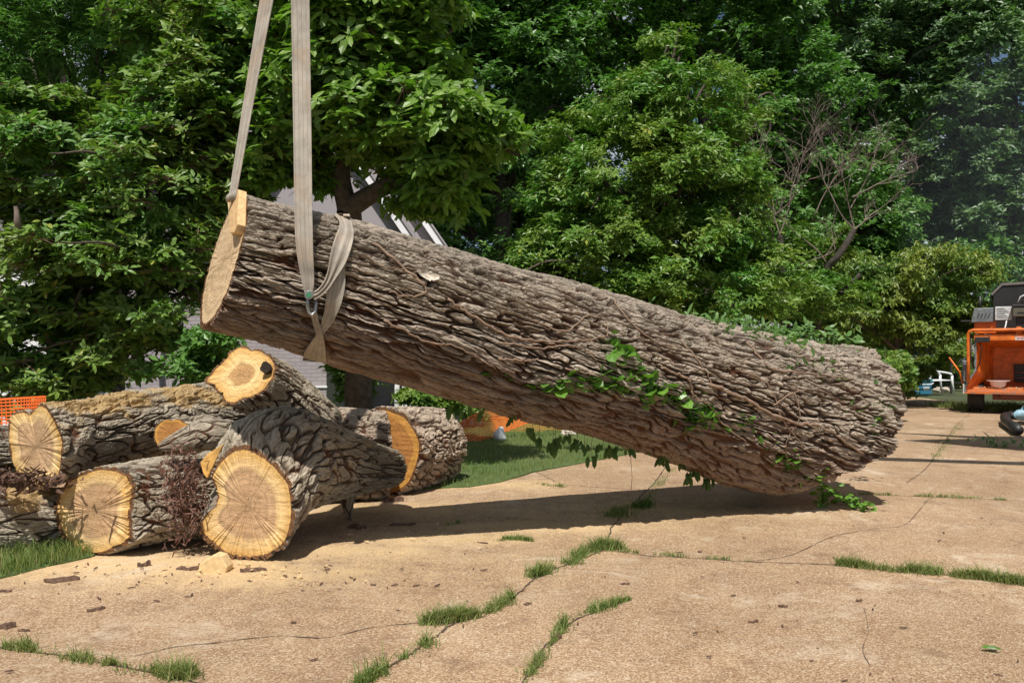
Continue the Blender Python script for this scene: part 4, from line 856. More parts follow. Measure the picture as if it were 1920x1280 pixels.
gable((668,228), 1.46, HD+.9, None, 4.5, 'gable', 3.4)
gl = W(645,350,HD-.35); m = MB(); m.box(gl[0]-.10, gl[0]+.08, HD-.38, HD-.30, gl[2]-.7, gl[2]+.35); wf = m.build('window_trim', M['white'], house)
# main roof and chimney
m = MB(); z1 = 3.6; m.slab([(xc-9.6, HD-.5, z1), (xc-9.6, HD+7.5, z1), (xc-9.6, HD+3.5, z1+3.2)], (8.0, 0, 0)); rf = m.build('roof', M['roof'], house)
cx = W(88,110,HD+3.4); m = MB(); m.box(cx[0]-.35, cx[0]+.30, HD+3.1, HD+3.7, 5.8, cx[2]+.15); ch = m.build('chimney', M['chim'], house)
m = MB(); m.box(cx[0]-.14, cx[0]+.14, HD+3.3, HD+3.5, cx[2]+.15, cx[2]+.40); m.build('flue', M['redflue'], ch)
m = MB(); cz = cx[2]+.42; m.slab([(cx[0]-.30, HD+3.15, cz), (cx[0]-.02, HD+3.15, cz+.10), (cx[0]+.02, HD+3.15, cz+.10), (cx[0]+.30, HD+3.15, cz), (cx[0]+.30, HD+3.15, cz+.03), (cx[0], HD+3.15, cz+.15), (cx[0]-.30, HD+3.15, cz+.03)], (0, .45, 0)); m.build('cap', M['white'], ch)
# second roof piece seen through leaves, left
a = W(20,445,10.8)
shed = empty('shed', (a[0], 11.4, 0), 'small pale outbuilding corner at the left edge behind the leaves', 'shed')
m = MB(); m.box(a[0]-1.6, a[0]+.25, 11.2, 12.8, 0, a[2]-.1); m.build('wall', M['white'], shed)
m = MB(); m.slab([(a[0]-1.7, 11.0, a[2]-.1), (a[0]+.4, 11.0, a[2]-.1), (a[0]+.4, 12, a[2]+.5), (a[0]-1.7, 12, a[2]+.5)], (0, 0, .06)); m.slab([(a[0]-1.7, 12.003, a[2]+.5), (a[0]+.4, 12.003, a[2]+.5), (a[0]+.4, 13, a[2]-.1), (a[0]-1.7, 13, a[2]-.1)], (0, 0, .06)); m.build('roof', M['roof'], shed)
# broken snag by the shed
s = empty('snag', W(40,440,8.9)*[1,1,0], 'broken grey snag standing among the leaves at the left edge', 'tree stump')
limbs('trunk', [([W(105,760,9.8)*[1,1,0], W(95,560,9.6), W(62,475,8.9), W(36,430,8.35), W(26,392,8.25)], .09, .02)], M['dead_wood'], s, 9)

# ------------------------------------------------------------------ picket fence, orange mesh fences
pf = empty('picket_fence', W(750,760,15)*[1,1,0], 'white picket fence tops between the house and the orange mesh', 'fence')
m = MB()
for k in range(12):
    x = W(740,700,15)[0]+k*.14; m.slab([(x, 15, 0), (x+.09, 15, 0), (x+.09, 15, .78), (x+.045, 15, .87), (x, 15, .78)], (0, .02, 0))
m.build('pickets', M['white'], pf); m = MB(); m.box(W(740,700,15)[0], W(740,700,15)[0]+1.7, 15.022, 15.05, .3, .37); m.box(W(740,700,15)[0], W(740,700,15)[0]+1.7, 15.022, 15.05, .6, .67); m.build('rail', M['white'], pf)
M['orange_mesh'] = plain('orange_plastic', (0.95, 0.17, 0.03), 0.5, var=.1)
M['yellow_mesh'] = plain('faded_plastic', (0.62, 0.30, 0.06), 0.6, var=.1)
M['stake'] = plain('steel_stake', (0.12, 0.11, 0.10), 0.7)
def mesh_fence(label, top, bot, nx, nyy, m, posts, seed, wd=0.24):
    """net of plastic strands between a top and a bottom line (lists of world points)"""
    rt = empty('safety_fence', np.array(bot[0])*[1, 1, 0], label, 'fence', 'orange plastic safety fences')
    T = spline(np.array(top), nx+1); Bt = spline(np.array(bot), nx+1); mb = MB()
    k = np.linspace(0, 1, nyy+1); Q = T[:, None]*(1-k)[None, :, None] + Bt[:, None]*k[None, :, None]
    Q[..., 1] += 0.04*pn(Q[..., 0]*2.2+seed, Q[..., 2]*3, 1.0)
    dx = np.linalg.norm(T[1]-T[0])*wd*.5; dz = abs(T[0, 2]-Bt[0, 2])/nyy*wd*.8; Z = np.array([0, 0, 1.0])
    for j in range(nyy+1):
        d_ = dz*(1.6 if j in (0, nyy) else 1); v = [p+Z*d_ for p in Q[:, j]]+[p-Z*d_ for p in Q[:, j]]; n = nx+1; mb.add(v, [(i, i+n, i+n+1, i+1) for i in range(nx)])
    for i in range(nx+1):
        e = nz(T[min(i+1, nx)]-T[max(i-1, 0)])*dx; n = nyy+1; v = [p+e+[0,.003,0] for p in Q[i]]+[p-e+[0,.003,0] for p in Q[i]]; mb.add(v, [(a, a+n, a+n+1, a+1) for a in range(nyy)])
    mb.build('net', m, rt)
    for p in posts:
        b = MB(); b.tube([(p[0], p[1]+.03, 0), (p[0], p[1]+.03, p[2])], .012, 8); b.build('post', M['stake'], rt)
mesh_fence('orange plastic mesh fence at the left edge behind the notched oval log face', [W(-60,752,8.3), W(40,746,8.4), W(86,743,8.5)], [W(-60,840,8.3), W(40,835,8.4), W(86,832,8.5)], 24, 14, M['orange_mesh'], [W(-20,740,8.4)], 1)
mesh_fence('sagging orange mesh fence between the log heap and the lifted trunk', [W(850,800,12.4), W(905,770,12.7), W(960,760,13), W(1040,748,13.2)], [W(850,850,12.1), W(888,838,12.3), W(930,815,12.8), W(1040,772,13.1)], 44, 12, M['orange_mesh'], [W(868,790,12.5)], 2)
mesh_fence('faded yellow-orange mesh fence behind the sagging orange one', [W(920,784,13.9), W(1000,778,14.0), W(1100,790,14.1)], [W(920,818,13.9), W(1000,820,14.0), W(1100,822,14.1)], 60, 10, M['yellow_mesh'], [W(1060,780,14.1)], 3)
M['bag'] = plain('white_plastic', (0.72, 0.72, 0.74), 0.5, var=.05)
m = MB(); c = G(937, 826); m.lathe([(.001,0),(.09,0.0),(.10,.05),(.085,.13),(.05,.19),(.03,.22),(.001,.225)], c, 14); b = m.build('sandbag', M['bag'], None, True)
for v_ in b.data.vertices: v_.co.x += .02*math.sin(v_.co.z*30+v_.co.y*20)
tag(b, 'small crumpled white bag on the grass at the foot of the orange mesh', 'bag')
M['stone'] = plain('stone', (0.48, 0.42, 0.35), .9, var=.3, scale=14, bump=.8)
def rock(name, c, r, label, cat, m, seed, sq=(1, .8, .6)):
    n1, n2 = 18, 12; rs = np.random.RandomState(seed); th = np.linspace(0, 2*np.pi, n1, endpoint=False); ph = np.linspace(.05, np.pi-.05, n2); T, Pp = np.meshgrid(th, ph)
    d = np.stack([np.sin(Pp)*np.cos(T), np.sin(Pp)*np.sin(T), np.cos(Pp)], -1); q = r*(1+.35*pn(d[...,0]*1.5+seed, d[...,1]*1.5, d[...,2]*1.5)+.1*pn(d[...,0]*5, d[...,1]*5+seed, d[...,2]*5))
    V = np.array(c)+d*q[..., None]*np.array(sq); V[..., 2] = np.maximum(V[..., 2], 0.004)
    I = np.arange(n1*n2).reshape(n2, n1); J = np.roll(I, -1, 1); Fq = np.stack([I[:-1], I[1:], J[1:], J[:-1]], -1).reshape(-1, 4)
    o = mk(name, V.reshape(-1, 3), Fq, m, None); tag(o, label, cat); return o
for i, (u, v, r, l) in enumerate([(1068,818,.13,'tan stone on the lawn under the hanging vines'), (1105,815,.17,'pale stone right of the tan one, on the lawn under the trunk'), (1140,822,.12,'smallest stone of the row under the trunk, at the right')]):
    rock('stone', G(u, v)+[0, 0, .06], r, l, 'stone', M['stone'], i+3)
rock('stone', G(1766, 735)+[0, 0, .08], .28, 'flat pale stone behind the legs of the white chair', 'stone', M['stone'], 9, (1, .7, .4))

# ------------------------------------------------------------------ ivy, creeper and vine stems on the trunk
def vine_stem(px, r, label, seed, lift=None):
    pts = surf_path(px, (lift if lift is not None else r*0.4));
    if len(pts) < 2: return
    m = MB(); C = spline(np.array(pts), len(pts)*8); C[1:-1] += np.random.RandomState(seed).normal(size=(len(C)-2, 3))*r*.45
    m.tube(C, list(np.linspace(r, r*.55, len(C))), 7)
    return m
vs = MB()
VST = [([(700,455),(780,520),(800,545),(770,556),(730,548)], .014), ([(840,560),(900,600),(960,632),(1040,640),(1110,635),(1140,628)], .014), ([(930,640),(1010,652),(1080,648),(1110,668),(1130,690)], .011),
       ([(1000,600),(1060,620),(1105,590),(1135,600),(1140,630)], .010), ([(935,672),(990,676),(1010,672)], .012), ([(1240,690),(1290,710),(1300,740),(1330,760),(1352,790),(1400,830)], .014),
       ([(1330,720),(1400,750),(1480,790),(1540,800),(1620,850)], .022), ([(1450,760),(1490,735),(1530,730),(1560,740)], .008), ([(1490,735),(1500,780),(1475,830),(1478,870)], .007), ([(1280,640),(1320,690),(1345,735)], .012),
       ([(1060,690),(1120,705),(1170,720)], .009), ([(1150,560),(1180,600),(1230,640),(1280,650)], .010), ([(720,600),(800,640),(860,652),(930,690)], .012), ([(1400,640),(1450,690),(1530,700),(1600,710)], .012), ([(690,480),(720,500),(790,505)], .008), ([(1380,690),(1440,720),(1470,790),(1520,850)], .010)]
vroot = empty('climbing_vine', W(1150,700,6.5), 'leafy ivy with brown stems creeping diagonally across the side of the lifted trunk', 'vine')
mb = MB()
for i, (px, r) in enumerate(VST):
    s_ = vine_stem(px, r*.72, '', i)
    if s_: mb.add(s_.v, s_.f)
mb.build('stems', M['vine'], vroot, True)
def ivy_leaves(name, px, n, spread, size, parent, seed, m='leaf_ivy', ratio=.95, lift=.065):
    rs = np.random.RandomState(seed); PX = spline(np.array([(a, b, 0) for a, b in px], float), 200)[:, :2]; P, D_, N = [], [], []
    for _ in range(n):
        q = PX[rs.randint(200)] + rs.normal(size=2)*spread; r = onbig(q[0], q[1], lift*rs.uniform(.5, 1.6))
        if r is None: continue
        P.append(r[0]); N.append(nz(r[1]*.7 + rs.normal(size=3)*.35 + [0, -.25, .55])); D_.append(rs.normal(size=3)*.8+[0, 0, -.55])
    P, D_, N = map(np.array, (P, D_, N)); D_ = D_-(D_*N).sum(-1, keepdims=True)*N
    leafmesh(name, P, D_, N, size*rs.uniform(.6, 1.25, len(P)), ratio, M[m], parent, False, rs, fold=.22, droop=.12)
ivy_leaves('leaves', [(1140,640),(1170,655),(1190,690),(1215,715),(1240,735)], 287, 9, 0.106, vroot, 1)
ivy_leaves('leaves', [(1240,735),(1280,755),(1310,775),(1345,775)], 256, 9, 0.106, vroot, 2)
ivy_leaves('leaves', [(1030,735),(1070,725),(1110,722),(1165,725)], 223, 7, 0.106, vroot, 3)
ivy_leaves('leaves', [(912,712),(940,716),(975,722),(1010,730)], 82, 4, 0.069, vroot, 4)
ivy_leaves('leaves', [(1285,790),(1310,795),(1330,790)], 142, 9, 0.106, vroot, 5)
ivy_leaves('leaves', [(1350,800),(1400,800),(1440,825),(1465,855),(1490,890)], 152, 6, 0.075, vroot, 6)
ivy_leaves('leaves', [(1395,785),(1410,790)], 31, 6, 0.087, vroot, 7)
ivy_leaves('leaves', [(1475,860),(1510,885),(1540,900)], 160, 12, 0.075, vroot, 8)
ivy_leaves('leaves', [(1160,700),(1180,720),(1215,745)], 142, 12, 0.087, vroot, 13)
croot = empty('creeper', W(1480,630,7.3), 'pale green five-leaf creeper draped over the top of the trunk near its butt', 'vine')
ivy_leaves('leaves', [(1330,602),(1400,612),(1450,625),(1520,640)], 412, 9, 0.123, croot, 9, 'leaf_creeper', .42, .05)
ivy_leaves('leaves', [(1500,632),(1560,650),(1610,650)], 145, 12, 0.123, croot, 10, 'leaf_creeper', .42, .05)
ivy_leaves('leaves', [(1480,670),(1540,680),(1590,690)], 145, 12, 0.086, croot, 11, 'leaf_creeper', .5)
ivy_leaves('leaves', [(1650,700),(1665,740),(1660,780),(1640,800)], 86, 9, 0.086, croot, 12, 'leaf_creeper', .6)
ivy_leaves('leaves', [(1570,765),(1600,775),(1620,760)], 43, 12, 0.062, croot, 14, 'leaf_creeper', .6)
ivy_leaves('leaves', [(1210,628),(1220,633)], 14, 4, 0.062, croot, 15, 'leaf_creeper', .6)
# ridge leaves standing up from the top edge
rs = np.random.RandomState(5); P = []
for (u, v) in [(1300,592),(1330,597),(1360,602),(1390,606),(1420,610),(1450,614),(1480,618),(1510,622),(1540,628),(1570,634),(1600,640),(1520,618),(1545,622),(1650,690),(1665,710)]:
    for _ in range(14): P.append(W(u+rs.normal()*12, v+6-abs(rs.normal())*7, bigD(u)+rs.uniform(0, .25)))
P = np.array(P); leafmesh('leaves', P, rs.normal(size=P.shape)+[0, 0, .2], np.tile([0, -.5, 1.0], (len(P), 1))+rs.normal(size=P.shape)*.3, .10*rs.uniform(.6, 1.2, len(P)), .42, M['leaf_creeper'], croot, False, rs)
# hanging sprays below the trunk
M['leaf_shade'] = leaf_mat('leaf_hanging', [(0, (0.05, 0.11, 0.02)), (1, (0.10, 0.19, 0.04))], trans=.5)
hroot = empty('hanging_creeper', W(1100,800,6.6), 'dark creeper leaves hanging in sprays from the belly of the lifted trunk', 'vine')
hb = MB(); P, D_, N = [], [], []; rs = np.random.RandomState(8)
for (u, v0, v1, k) in [(840,742,752,1),(905,757,762,1),(1000,790,800,3),(1010,795,820,3),(1035,795,830,3),(1060,805,815,3),(1040,810,822,4),(1080,808,826,3),(1095,815,832,3),(1112,820,852,2),(1130,822,832,2),(1143,830,838,3),(1160,832,840,2),(1180,835,842,2),(870,755,762,1),(960,775,782,2),
                       (1240,845,858,3),(1290,862,890,4),(1300,868,885,3),(1332,872,900,4),(1322,868,898,2),(1222,842,848,1),(1275,860,862,2),(1118,760,800,0),(1180,840,965,0),(1350,890,930,0)]:
    Dh = bigD(u)-.05; a = W(u, v0-14, Dh); b_ = W(u+rs.uniform(-3, 3), v1, Dh-.03); hb.tube([a, (a+b_)/2+rs.normal(size=3)*.01, b_], .0022, 5)
    for j in range(k*2):
        P.append(b_+rs.normal(size=3)*.02*[1,1,.8]); D_.append(np.array([rs.uniform(-.6,.6), rs.uniform(-.4,.4), -1])); N.append([rs.uniform(-.5,.5), -1, .3])
hb.build('stems', M['vine'], hroot)
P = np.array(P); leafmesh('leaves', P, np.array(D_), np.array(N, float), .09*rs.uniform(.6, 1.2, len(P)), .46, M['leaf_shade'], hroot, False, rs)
# trailing sprig on the concrete at the butt
sroot = empty('ivy_sprig', G(1590, 945), 'fresh green ivy sprig trailing onto the concrete at the butt of the trunk', 'vine')
sb = MB(); P = []; 
for pts in ([W(1500,893,6.9), W(1535,900,6.85), G(1570,935,.04), G(1600,945,.03), G(1640,955,.02)], [W(1535,900,6.85), G(1545,930,.08), G(1540,948,.03)], [W(1540,902,6.85), G(1590,935,.10), G(1625,950,.05)]):
    C = spline(np.array(pts), 26); sb.tube(C, .004, 6)
    for p in C[4:]:
        for _ in range(2): P.append(p+rs.normal(size=3)*.025+[0,0,.01])
sb.build('stems', M['leaf_shade'], sroot); P = np.array(P); P[:, 2] = np.maximum(P[:, 2], .02)
leafmesh('leaves', P, rs.normal(size=P.shape)*[1,1,.4], np.tile([0, -.4, 1.0], (len(P), 1))+rs.normal(size=P.shape)*.4, .065*rs.uniform(.6, 1.3, len(P)), .8, M['leaf_ivy'], sroot, False, rs)

# ------------------------------------------------------------------ fibre tangle, chips, twigs, sawdust
rs = np.random.RandomState(3); P, D_ = [], []
M['fibre'] = plain('bark_fibres', (0.17, 0.09, 0.065), 0.95, var=.6, scale=60)
def strips(name, cen, sig, n, L, w, m, label, cat, seed, dirb=(0,0,0), kind='stuff', zmin=.004, parent=None):
    rs = np.random.RandomState(seed); c = np.array(cen)+rs.normal(size=(n, 3))*sig; c[:, 2] = np.maximum(c[:, 2], zmin)
    d = nz(rs.normal(size=(n, 3))+dirb); s = nz(np.cross(d, rs.normal(size=(n, 3)))); l = (L*rs.uniform(.4, 1.3, n))[:, None]; ww = (w*rs.uniform(.5, 1.4, n))[:, None]; b = nz(rs.normal(size=(n, 3)))*l*.2
    V = np.stack([c-d*l-s*ww, c-d*l+s*ww, c+b+s*ww, c+b-s*ww, c+d*l+s*ww*.4, c+d*l-s*ww*.4], 1).reshape(-1, 3); V[:, 2] = np.maximum(V[:, 2], zmin)
    i = np.arange(n)[:, None]*6; Fq = np.concatenate([i+[0,1,2,3], i+[3,2,4,5]]); o = mk(name, V, Fq, m, parent)
    if parent is None: tag(o, label, cat, kind=kind)
    return o
strips('bark_fibres', W(348,925,5.42), [.07,.05,.14], 900, .03, .005, M['fibre'], 'tangle of dark reddish bark fibres in the crotch between the two front log faces', 'bark fibres', 2, (0,0,-.6))
strips('bark_fibres', W(28,900,5.35), [.16,.05,.035], 320, .04, .009, M['bark_chip'], 'heap of broken reddish bark flakes below the notched oval face at the left edge', 'bark flakes', 3, (1,0,0))
m = MB(); rr = random.Random(3)
def chip(u, v, L, w, h, ang, label, group='bark chips scattered on the driveway', m=None, seed=0, name='bark_chip', cat='bark chip'):
    c = G(u, v); rr = random.Random(seed); n = 7; mb = MB(); ca, sa = math.cos(ang), math.sin(ang); prev = None
    vs = []; z0 = hump(c[0], c[1])
    for i in range(n):
        t = i/(n-1)*2-1; ww = w*(1-abs(t)**2.2)*.9+w*.18; a = rr.uniform(.6, 1.2); bnd = rr.uniform(-.15, .15)*w*2; hz = h*rr.uniform(.5, 1.2)
        for s_, z in ((-1, 0), (1, 0), (.7, 1), (-.6, 1)):
            x = t*L/2; y = s_*ww/2*a+bnd; vs.append((c[0]+x*ca-y*sa, c[1]+x*sa+y*ca, z0+.002+z*hz))
    fs = [(i*4+j, i*4+(j+1) % 4, i*4+4+(j+1) % 4, i*4+4+j) for i in range(n-1) for j in range(4)]+[(3,2,1,0), tuple(range(n*4-4, n*4))]
    mb.add(vs, fs); o = mb.build(name, m or M['bark_chip']); tag(o, label, cat, group); return o
CH = [(115,1092,.20,.05,.025,.2,'large dark slab of bark, left foreground below the heap'),(180,1145,.09,.03,.015,.9,'curved bark piece below the large slab at the left'),(185,1125,.07,.012,.01,-.9,'thin bent twig above the curved bark piece at the left'),
      (8,1178,.10,.05,.025,.3,'reddish bark chunk at the very left edge'),(45,1183,.06,.015,.01,0,'grey sliver beside the reddish chunk at the left edge'),(10,1110,.07,.02,.01,.1,'small bark sliver at the left edge, above the reddish chunk'),
      (1468,1138,.05,.018,.012,-.3,'dark chip in the middle of the right-hand slab'),(1412,1168,.055,.018,.012,.1,'reddish chip below the dark one on the right-hand slab'),(990,1134,.05,.02,.012,.5,'rust-coloured chip between the two grassy joints'),
      (1375,1117,.035,.012,.008,.2,'thin chip left of the dark chip on the right-hand slab'),(1312,1035,.03,.02,.01,0,'round orange-brown leaf bit near the cross joint'),(1048,1198,.03,.03,.02,0,'dark red clump beside the diagonal grass joint'),
      (1172,1096,.06,.014,.01,.2,'brown chip right of the thick grass tuft'),(550,1170,.03,.02,.01,0,'small chip above the long crack, centre left'),(905,1020,.09,.01,.008,-.4,'short dry twig on the sawdust right of the front log'),(1610,1127,.04,.016,.01,.2,'chip left of the bright leaf on the right slab')]
for i, (u, v, L, w, h, a, lb) in enumerate(CH): chip(u, v, L, w, h, a, lb, seed=i)
rr = random.Random(9); proto = [chip(700+40*i, 1100, .035+.01*i, .012, .008, .4*i, 'tiny dark bark crumb lying on the driveway', 'bark crumbs strewn over the driveway', seed=50+i, name='bark_crumb', cat='bark crumb') for i in range(4)]
for k in range(230):
    if k < 90: u, v = rr.uniform(0, 1920), 960+320*rr.random()**1.1
    else: u, v = rr.gauss(380, 260), rr.gauss(1070, 25)
    if v < 930 or (u < 560 and v < 1062): continue
    o = proto[rr.randrange(4)].copy(); col.objects.link(o); c = G(u, v)
    b = o.data.vertices[12].co; ang = rr.uniform(0, 6.28); R = Matrix.Rotation(ang, 4, 'Z'); s_ = rr.uniform(.22, .85)
    o.matrix_world = Matrix.Translation(Vector((c[0], c[1], hump(c[0], c[1])))) @ R @ Matrix.Scale(s_, 4) @ Matrix.Translation(Vector((-b[0], -b[1], 0)))
rr = random.Random(19); pp_ = [chip(500+30*i, 1090, .03+.008*i, .014, .007, .9*i, 'small pale fresh wood chip lying on the sawdust', 'fresh wood chips on the sawdust', M['fresh_chip'], 80+i, 'wood_chip', 'wood chip') for i in range(3)]
for k in range(60):
    u, v = (rr.gauss(420, 190), 1062+abs(rr.gauss(0, 22))) if k < 42 else (rr.uniform(620, 1000), rr.uniform(985, 1040))
    if u < 190: continue
    o = pp_[rr.randrange(3)].copy(); col.objects.link(o); c = G(u, v); b = o.data.vertices[12].co
    o.matrix_world = Matrix.Translation(Vector((c[0], c[1], float(hump(c[0], c[1]))))) @ Matrix.Rotation(rr.uniform(0, 6.28), 4, 'Z') @ Matrix.Scale(rr.uniform(.4, 1.1), 4) @ Matrix.Translation(Vector((-b[0], -b[1], 0)))
# fresh wood wedge with its bark strip
m = MB(); c = G(400, 1078)
m.slab([c+[-.10,0,0], c+[.07,0,0], c+[.09,0,.05], c+[.05,0,.12], c+[.0,0,.13], c+[-.09,0,.07]], (.01, .09, .0)); wdg = m.build('wood_wedge', M['fresh_chip'], None, False, .008)
tag(wdg, 'pale fresh wedge of sapwood on the sawdust in front of the two sawn faces', 'wood wedge')
chip(360, 1072, .20, .03, .02, .05, 'dark bark strip left of the pale wood wedge', seed=71); chip(475, 1076, .16, .04, .02, .3, 'dark crumbled bark right of the pale wood wedge', seed=72)
chip(270, 1065, .08, .04, .03, .5, 'bark lump in front of the chipped yellow face', seed=73); chip(755, 985, .22, .04, .02, .2, 'flat dark bark slab in the shade right of the front log', seed=74); chip(670, 990, .16, .05, .03, -.2, 'bark slab under the spur of the front log', seed=75)
chip(735, 940, .22, .06, .04, .3, 'reddish torn bark under the orange crescent face', seed=76)
# sawdust grains
rs = np.random.RandomState(12); n = 90000; X_ = rs.uniform(-4.6, 3.2, n*2); Y_ = rs.uniform(4.4, 10.5, n*2); dd = dustf(X_, Y_); k = rs.rand(n*2) < np.clip(dd*.75-.08, 0, 1)
X_, Y_ = X_[k], Y_[k]; n = len(X_); c = np.stack([X_, Y_, hump(X_, Y_)+.004], -1); d = nz(rs.normal(size=(n, 3))*[1,1,.5]); s_ = nz(np.cross(d, rs.normal(size=(n, 3)))); a = rs.uniform(.0015, .0045, (n, 1))
V = np.stack([c-d*a, c+s_*a*.7, c+d*a, c-s_*a*.7], 1).reshape(-1, 3)
M['sawdust'] = plain('sawdust', (0.74, 0.55, 0.30), .9, var=.25, scale=80)
tag(mk('sawdust', V, np.arange(4*n).reshape(-1, 4), M['sawdust']), 'yellow sawdust strewn over the concrete around the heap', 'sawdust', kind='stuff')
# green leaf and weed on the driveway
lf = G(1840, 1222)+[0, 0, .02]; rs = np.random.RandomState(2)
o = leafmesh('fallen_leaf', np.array([lf, lf+[.02, .0, 0]]), np.array([[1,.1,.1],[1,-.3,.15]]), np.array([[0,-.3,1.],[.1,-.4,1]]), np.array([.09, .07]), .35, M['leaf_ivy'], None, False, rs); tag(o, 'single green fallen leaf on the slab, bottom right', 'leaf')
wc = G(1872, 838); P = wc+rs.normal(size=(46, 3))*[.16, .12, 0]; P[:, 2] = .02+rs.rand(46)*.08
o = leafmesh('weed', P, rs.normal(size=P.shape)+[0,0,.4], np.tile([0,-.3,1.], (46,1)), .14*rs.uniform(.6,1.2,46), .3, M['leaf_creeper'], None, False, rs); tag(o, 'small leafy weed on the shaded concrete in front of the chipper', 'weed')

# ------------------------------------------------------------------ chipper
M['orange'] = plain('orange_paint', (0.62, 0.145, 0.016), 0.5, var=.38, scale=6, bump=.05)
def wornmat():
    t = NT('worn_orange'); co = t.coord(); n = t.noise(co, 9, 7, .7)
    return t.fin(t.ramp(n, [(.35, (.62,.14,.015)), (.52, (.40,.13,.05)), (.66, (.22,.15,.12))]), .55)
M['worn'] = wornmat()
M['black'] = plain('black_metal', (0.018, 0.017, 0.017), .5, var=.3); M['tyre'] = plain('tyre_rubber', (0.022, 0.021, 0.02), .8, var=.3, scale=20, bump=.4)
M['grey'] = plain('checker_plate', (0.22, 0.24, 0.25), .45, .5, var=.35, scale=18, bump=.4); M['olive'] = plain('olive_box', (0.10, 0.09, 0.065), .6)
M['darkred'] = plain('dark_red_frame', (0.16, 0.035, 0.015), .6); M['label'] = plain('label_white', (0.55, 0.56, 0.56), .5, var=.25, scale=12); M['redink'] = plain('red_ink', (0.5, 0.04, 0.03), .5)
M['ink'] = plain('dark_ink', (0.06, 0.06, 0.07), .6); M['hose'] = plain('white_hose', (0.7, 0.7, 0.72), .5)
CX, CY = W(1808,700,18.2)[0], 18.2
ch = empty('wood_chipper', (CX, CY, 0), 'orange wood chipper with open infeed hopper and black hood at the right edge', 'wood chipper')
def bx(*a): return MB().box(*a)
def cp(x, y, z): return np.array([CX+x, CY+y, z])
def cbx(name, x0, x1, y0, y1, z0, z1, m, parent=ch, bev=.01): return bx(CX+x0, CX+x1, CY+y0, CY+y1, z0, z1).build(name, m, parent, False, bev)
Wd = 2.35
m = MB(); m.slab([cp(0,0,.46), cp(Wd,0,.46), cp(Wd-.1,1.1,.66), cp(.25,1.1,.66)], (0,0,.045)); tbl = m.build('infeed_table', M['worn'], ch)
m = MB(); m.slab([cp(0,0,.505), cp(0,0,.62), cp(.20,0,1.0), cp(.20,0,1.78), cp(.24,.0,1.78), cp(.24,0,1.0), cp(.04,0,.62), cp(.04,0,.505)], (0,.04,0)); m.build('hopper_edge', M['grey'], ch)
m = MB(); m.slab([cp(.01,.04,.507), cp(.01,.04,.62), cp(.22,.04,1.0), cp(.22,.04,1.77), cp(.55,1.12,1.5), cp(.55,1.12,.72)], (.02,0,0)); m.build('hopper_side', M['orange'], ch)
m = MB(); m.slab([cp(Wd,.04,.507), cp(Wd,.04,.62), cp(Wd-.2,.04,1.0), cp(Wd-.2,.04,1.77), cp(Wd-.5,1.12,1.5), cp(Wd-.5,1.12,.72)], (-.02,0,0)); m.build('hopper_side', M['orange'], ch)
m = MB(); m.slab([cp(.22,.04,1.77), cp(Wd-.22,.04,1.77), cp(Wd-.5,1.12,1.5), cp(.55,1.12,1.5)], (0,0,.03)); m.build('hopper_roof', M['orange'], ch)
cbx('hopper_back', .5, Wd-.45, 1.125, 1.16, .68, 1.55, M['orange'])
cbx('feed_opening', .98, Wd-.6, 1.05, 1.12, .72, 1.12, M['black']); 
for z in (.80, .93): 
    m = MB(); m.tube([cp(1.0,1.02,z), cp(Wd-.65,1.02,z)], .018, 8); m.build('feed_bar', M['steel'], ch, True)
cbx('top_beam', .19, Wd-.19, -.02, .06, 1.66, 1.80, M['orange'])
dcl = cbx('decal', .98, 1.65, -.026, -.021, 1.665, 1.74, M['label'], bev=0)
for k in range(14): bx(CX+1.02+k*.042, CX+1.05+k*.042, CY-.029, CY-.0265, 1.69+.012*(k % 2), 1.722).build('lettering', M['redink'], dcl)
cbx('lamp_box', .21, .50, -.06, -.021, 1.62, 1.74, M['black'])
m = MB(); m.tube([cp(.08,-.05,.72), cp(.08,-.05,1.2), cp(.08,-.05,1.82), cp(.11,-.05,1.875), cp(.17,-.05,1.895), cp(1.0,-.05,1.895), cp(Wd-.2,-.05,1.895), cp(Wd-.1,-.05,1.86), cp(Wd-.08,-.05,1.2), cp(Wd-.08,-.05,.72)], .036, 10); m.build('control_bar', M['orange'], ch, True)
m = MB(); m.tube([cp(.14,.02,1.8), cp(.12,.02,1.3), cp(.20,.02,1.0)], .02, 8); m.build('hose', M['black'], ch, True)
cbx('bracket', .19, .62, .25, .8, 1.83, 2.10, M['orange']); cbx('bracket', .30, .5, .22, .6, 2.10, 2.16, M['orange']); cbx('bracket', 1.0, 1.1, .0, .3, 1.80, 1.96, M['orange'])
m = MB(); m.slab([cp(.13,.15,2.08), cp(.56,.15,2.08), cp(.57,.15,2.40), cp(.19,.15,2.40)], (0,.5,0)); gp = m.build('fender_box', M['grey'], ch, bevel=.01)
for k in range(4): m = MB(); m.slab([cp(.24+k*.07,.143,2.17), cp(.26+k*.07,.143,2.17), cp(.30+k*.07,.143,2.27), cp(.28+k*.07,.143,2.27)], (0,.005,0)); m.build('louvre', M['black'], gp)
cbx('side_shelf', -.08, .13, .2, .6, 2.10, 2.13, M['black']); m = MB(); m.tube([cp(.30,.9,2.3), cp(.30,.9,2.73)], .035, 10); m.build('exhaust', M['black'], ch, True)
ip = cbx('instruction_panel', .60, .92, .12, .15, 2.12, 2.42, M['label'])
for r_ in range(6): bx(CX+.63, CX+.87-.04*(r_ % 3), CY+.114, CY+.118, 2.17+.04*r_, 2.18+.04*r_).build('printed_line', M['ink'], ip)
cbx('instruction_panel', 1.31, 1.6, .12, .15, 2.12, 2.44, plain('label_blue', (.25,.42,.48), .5))
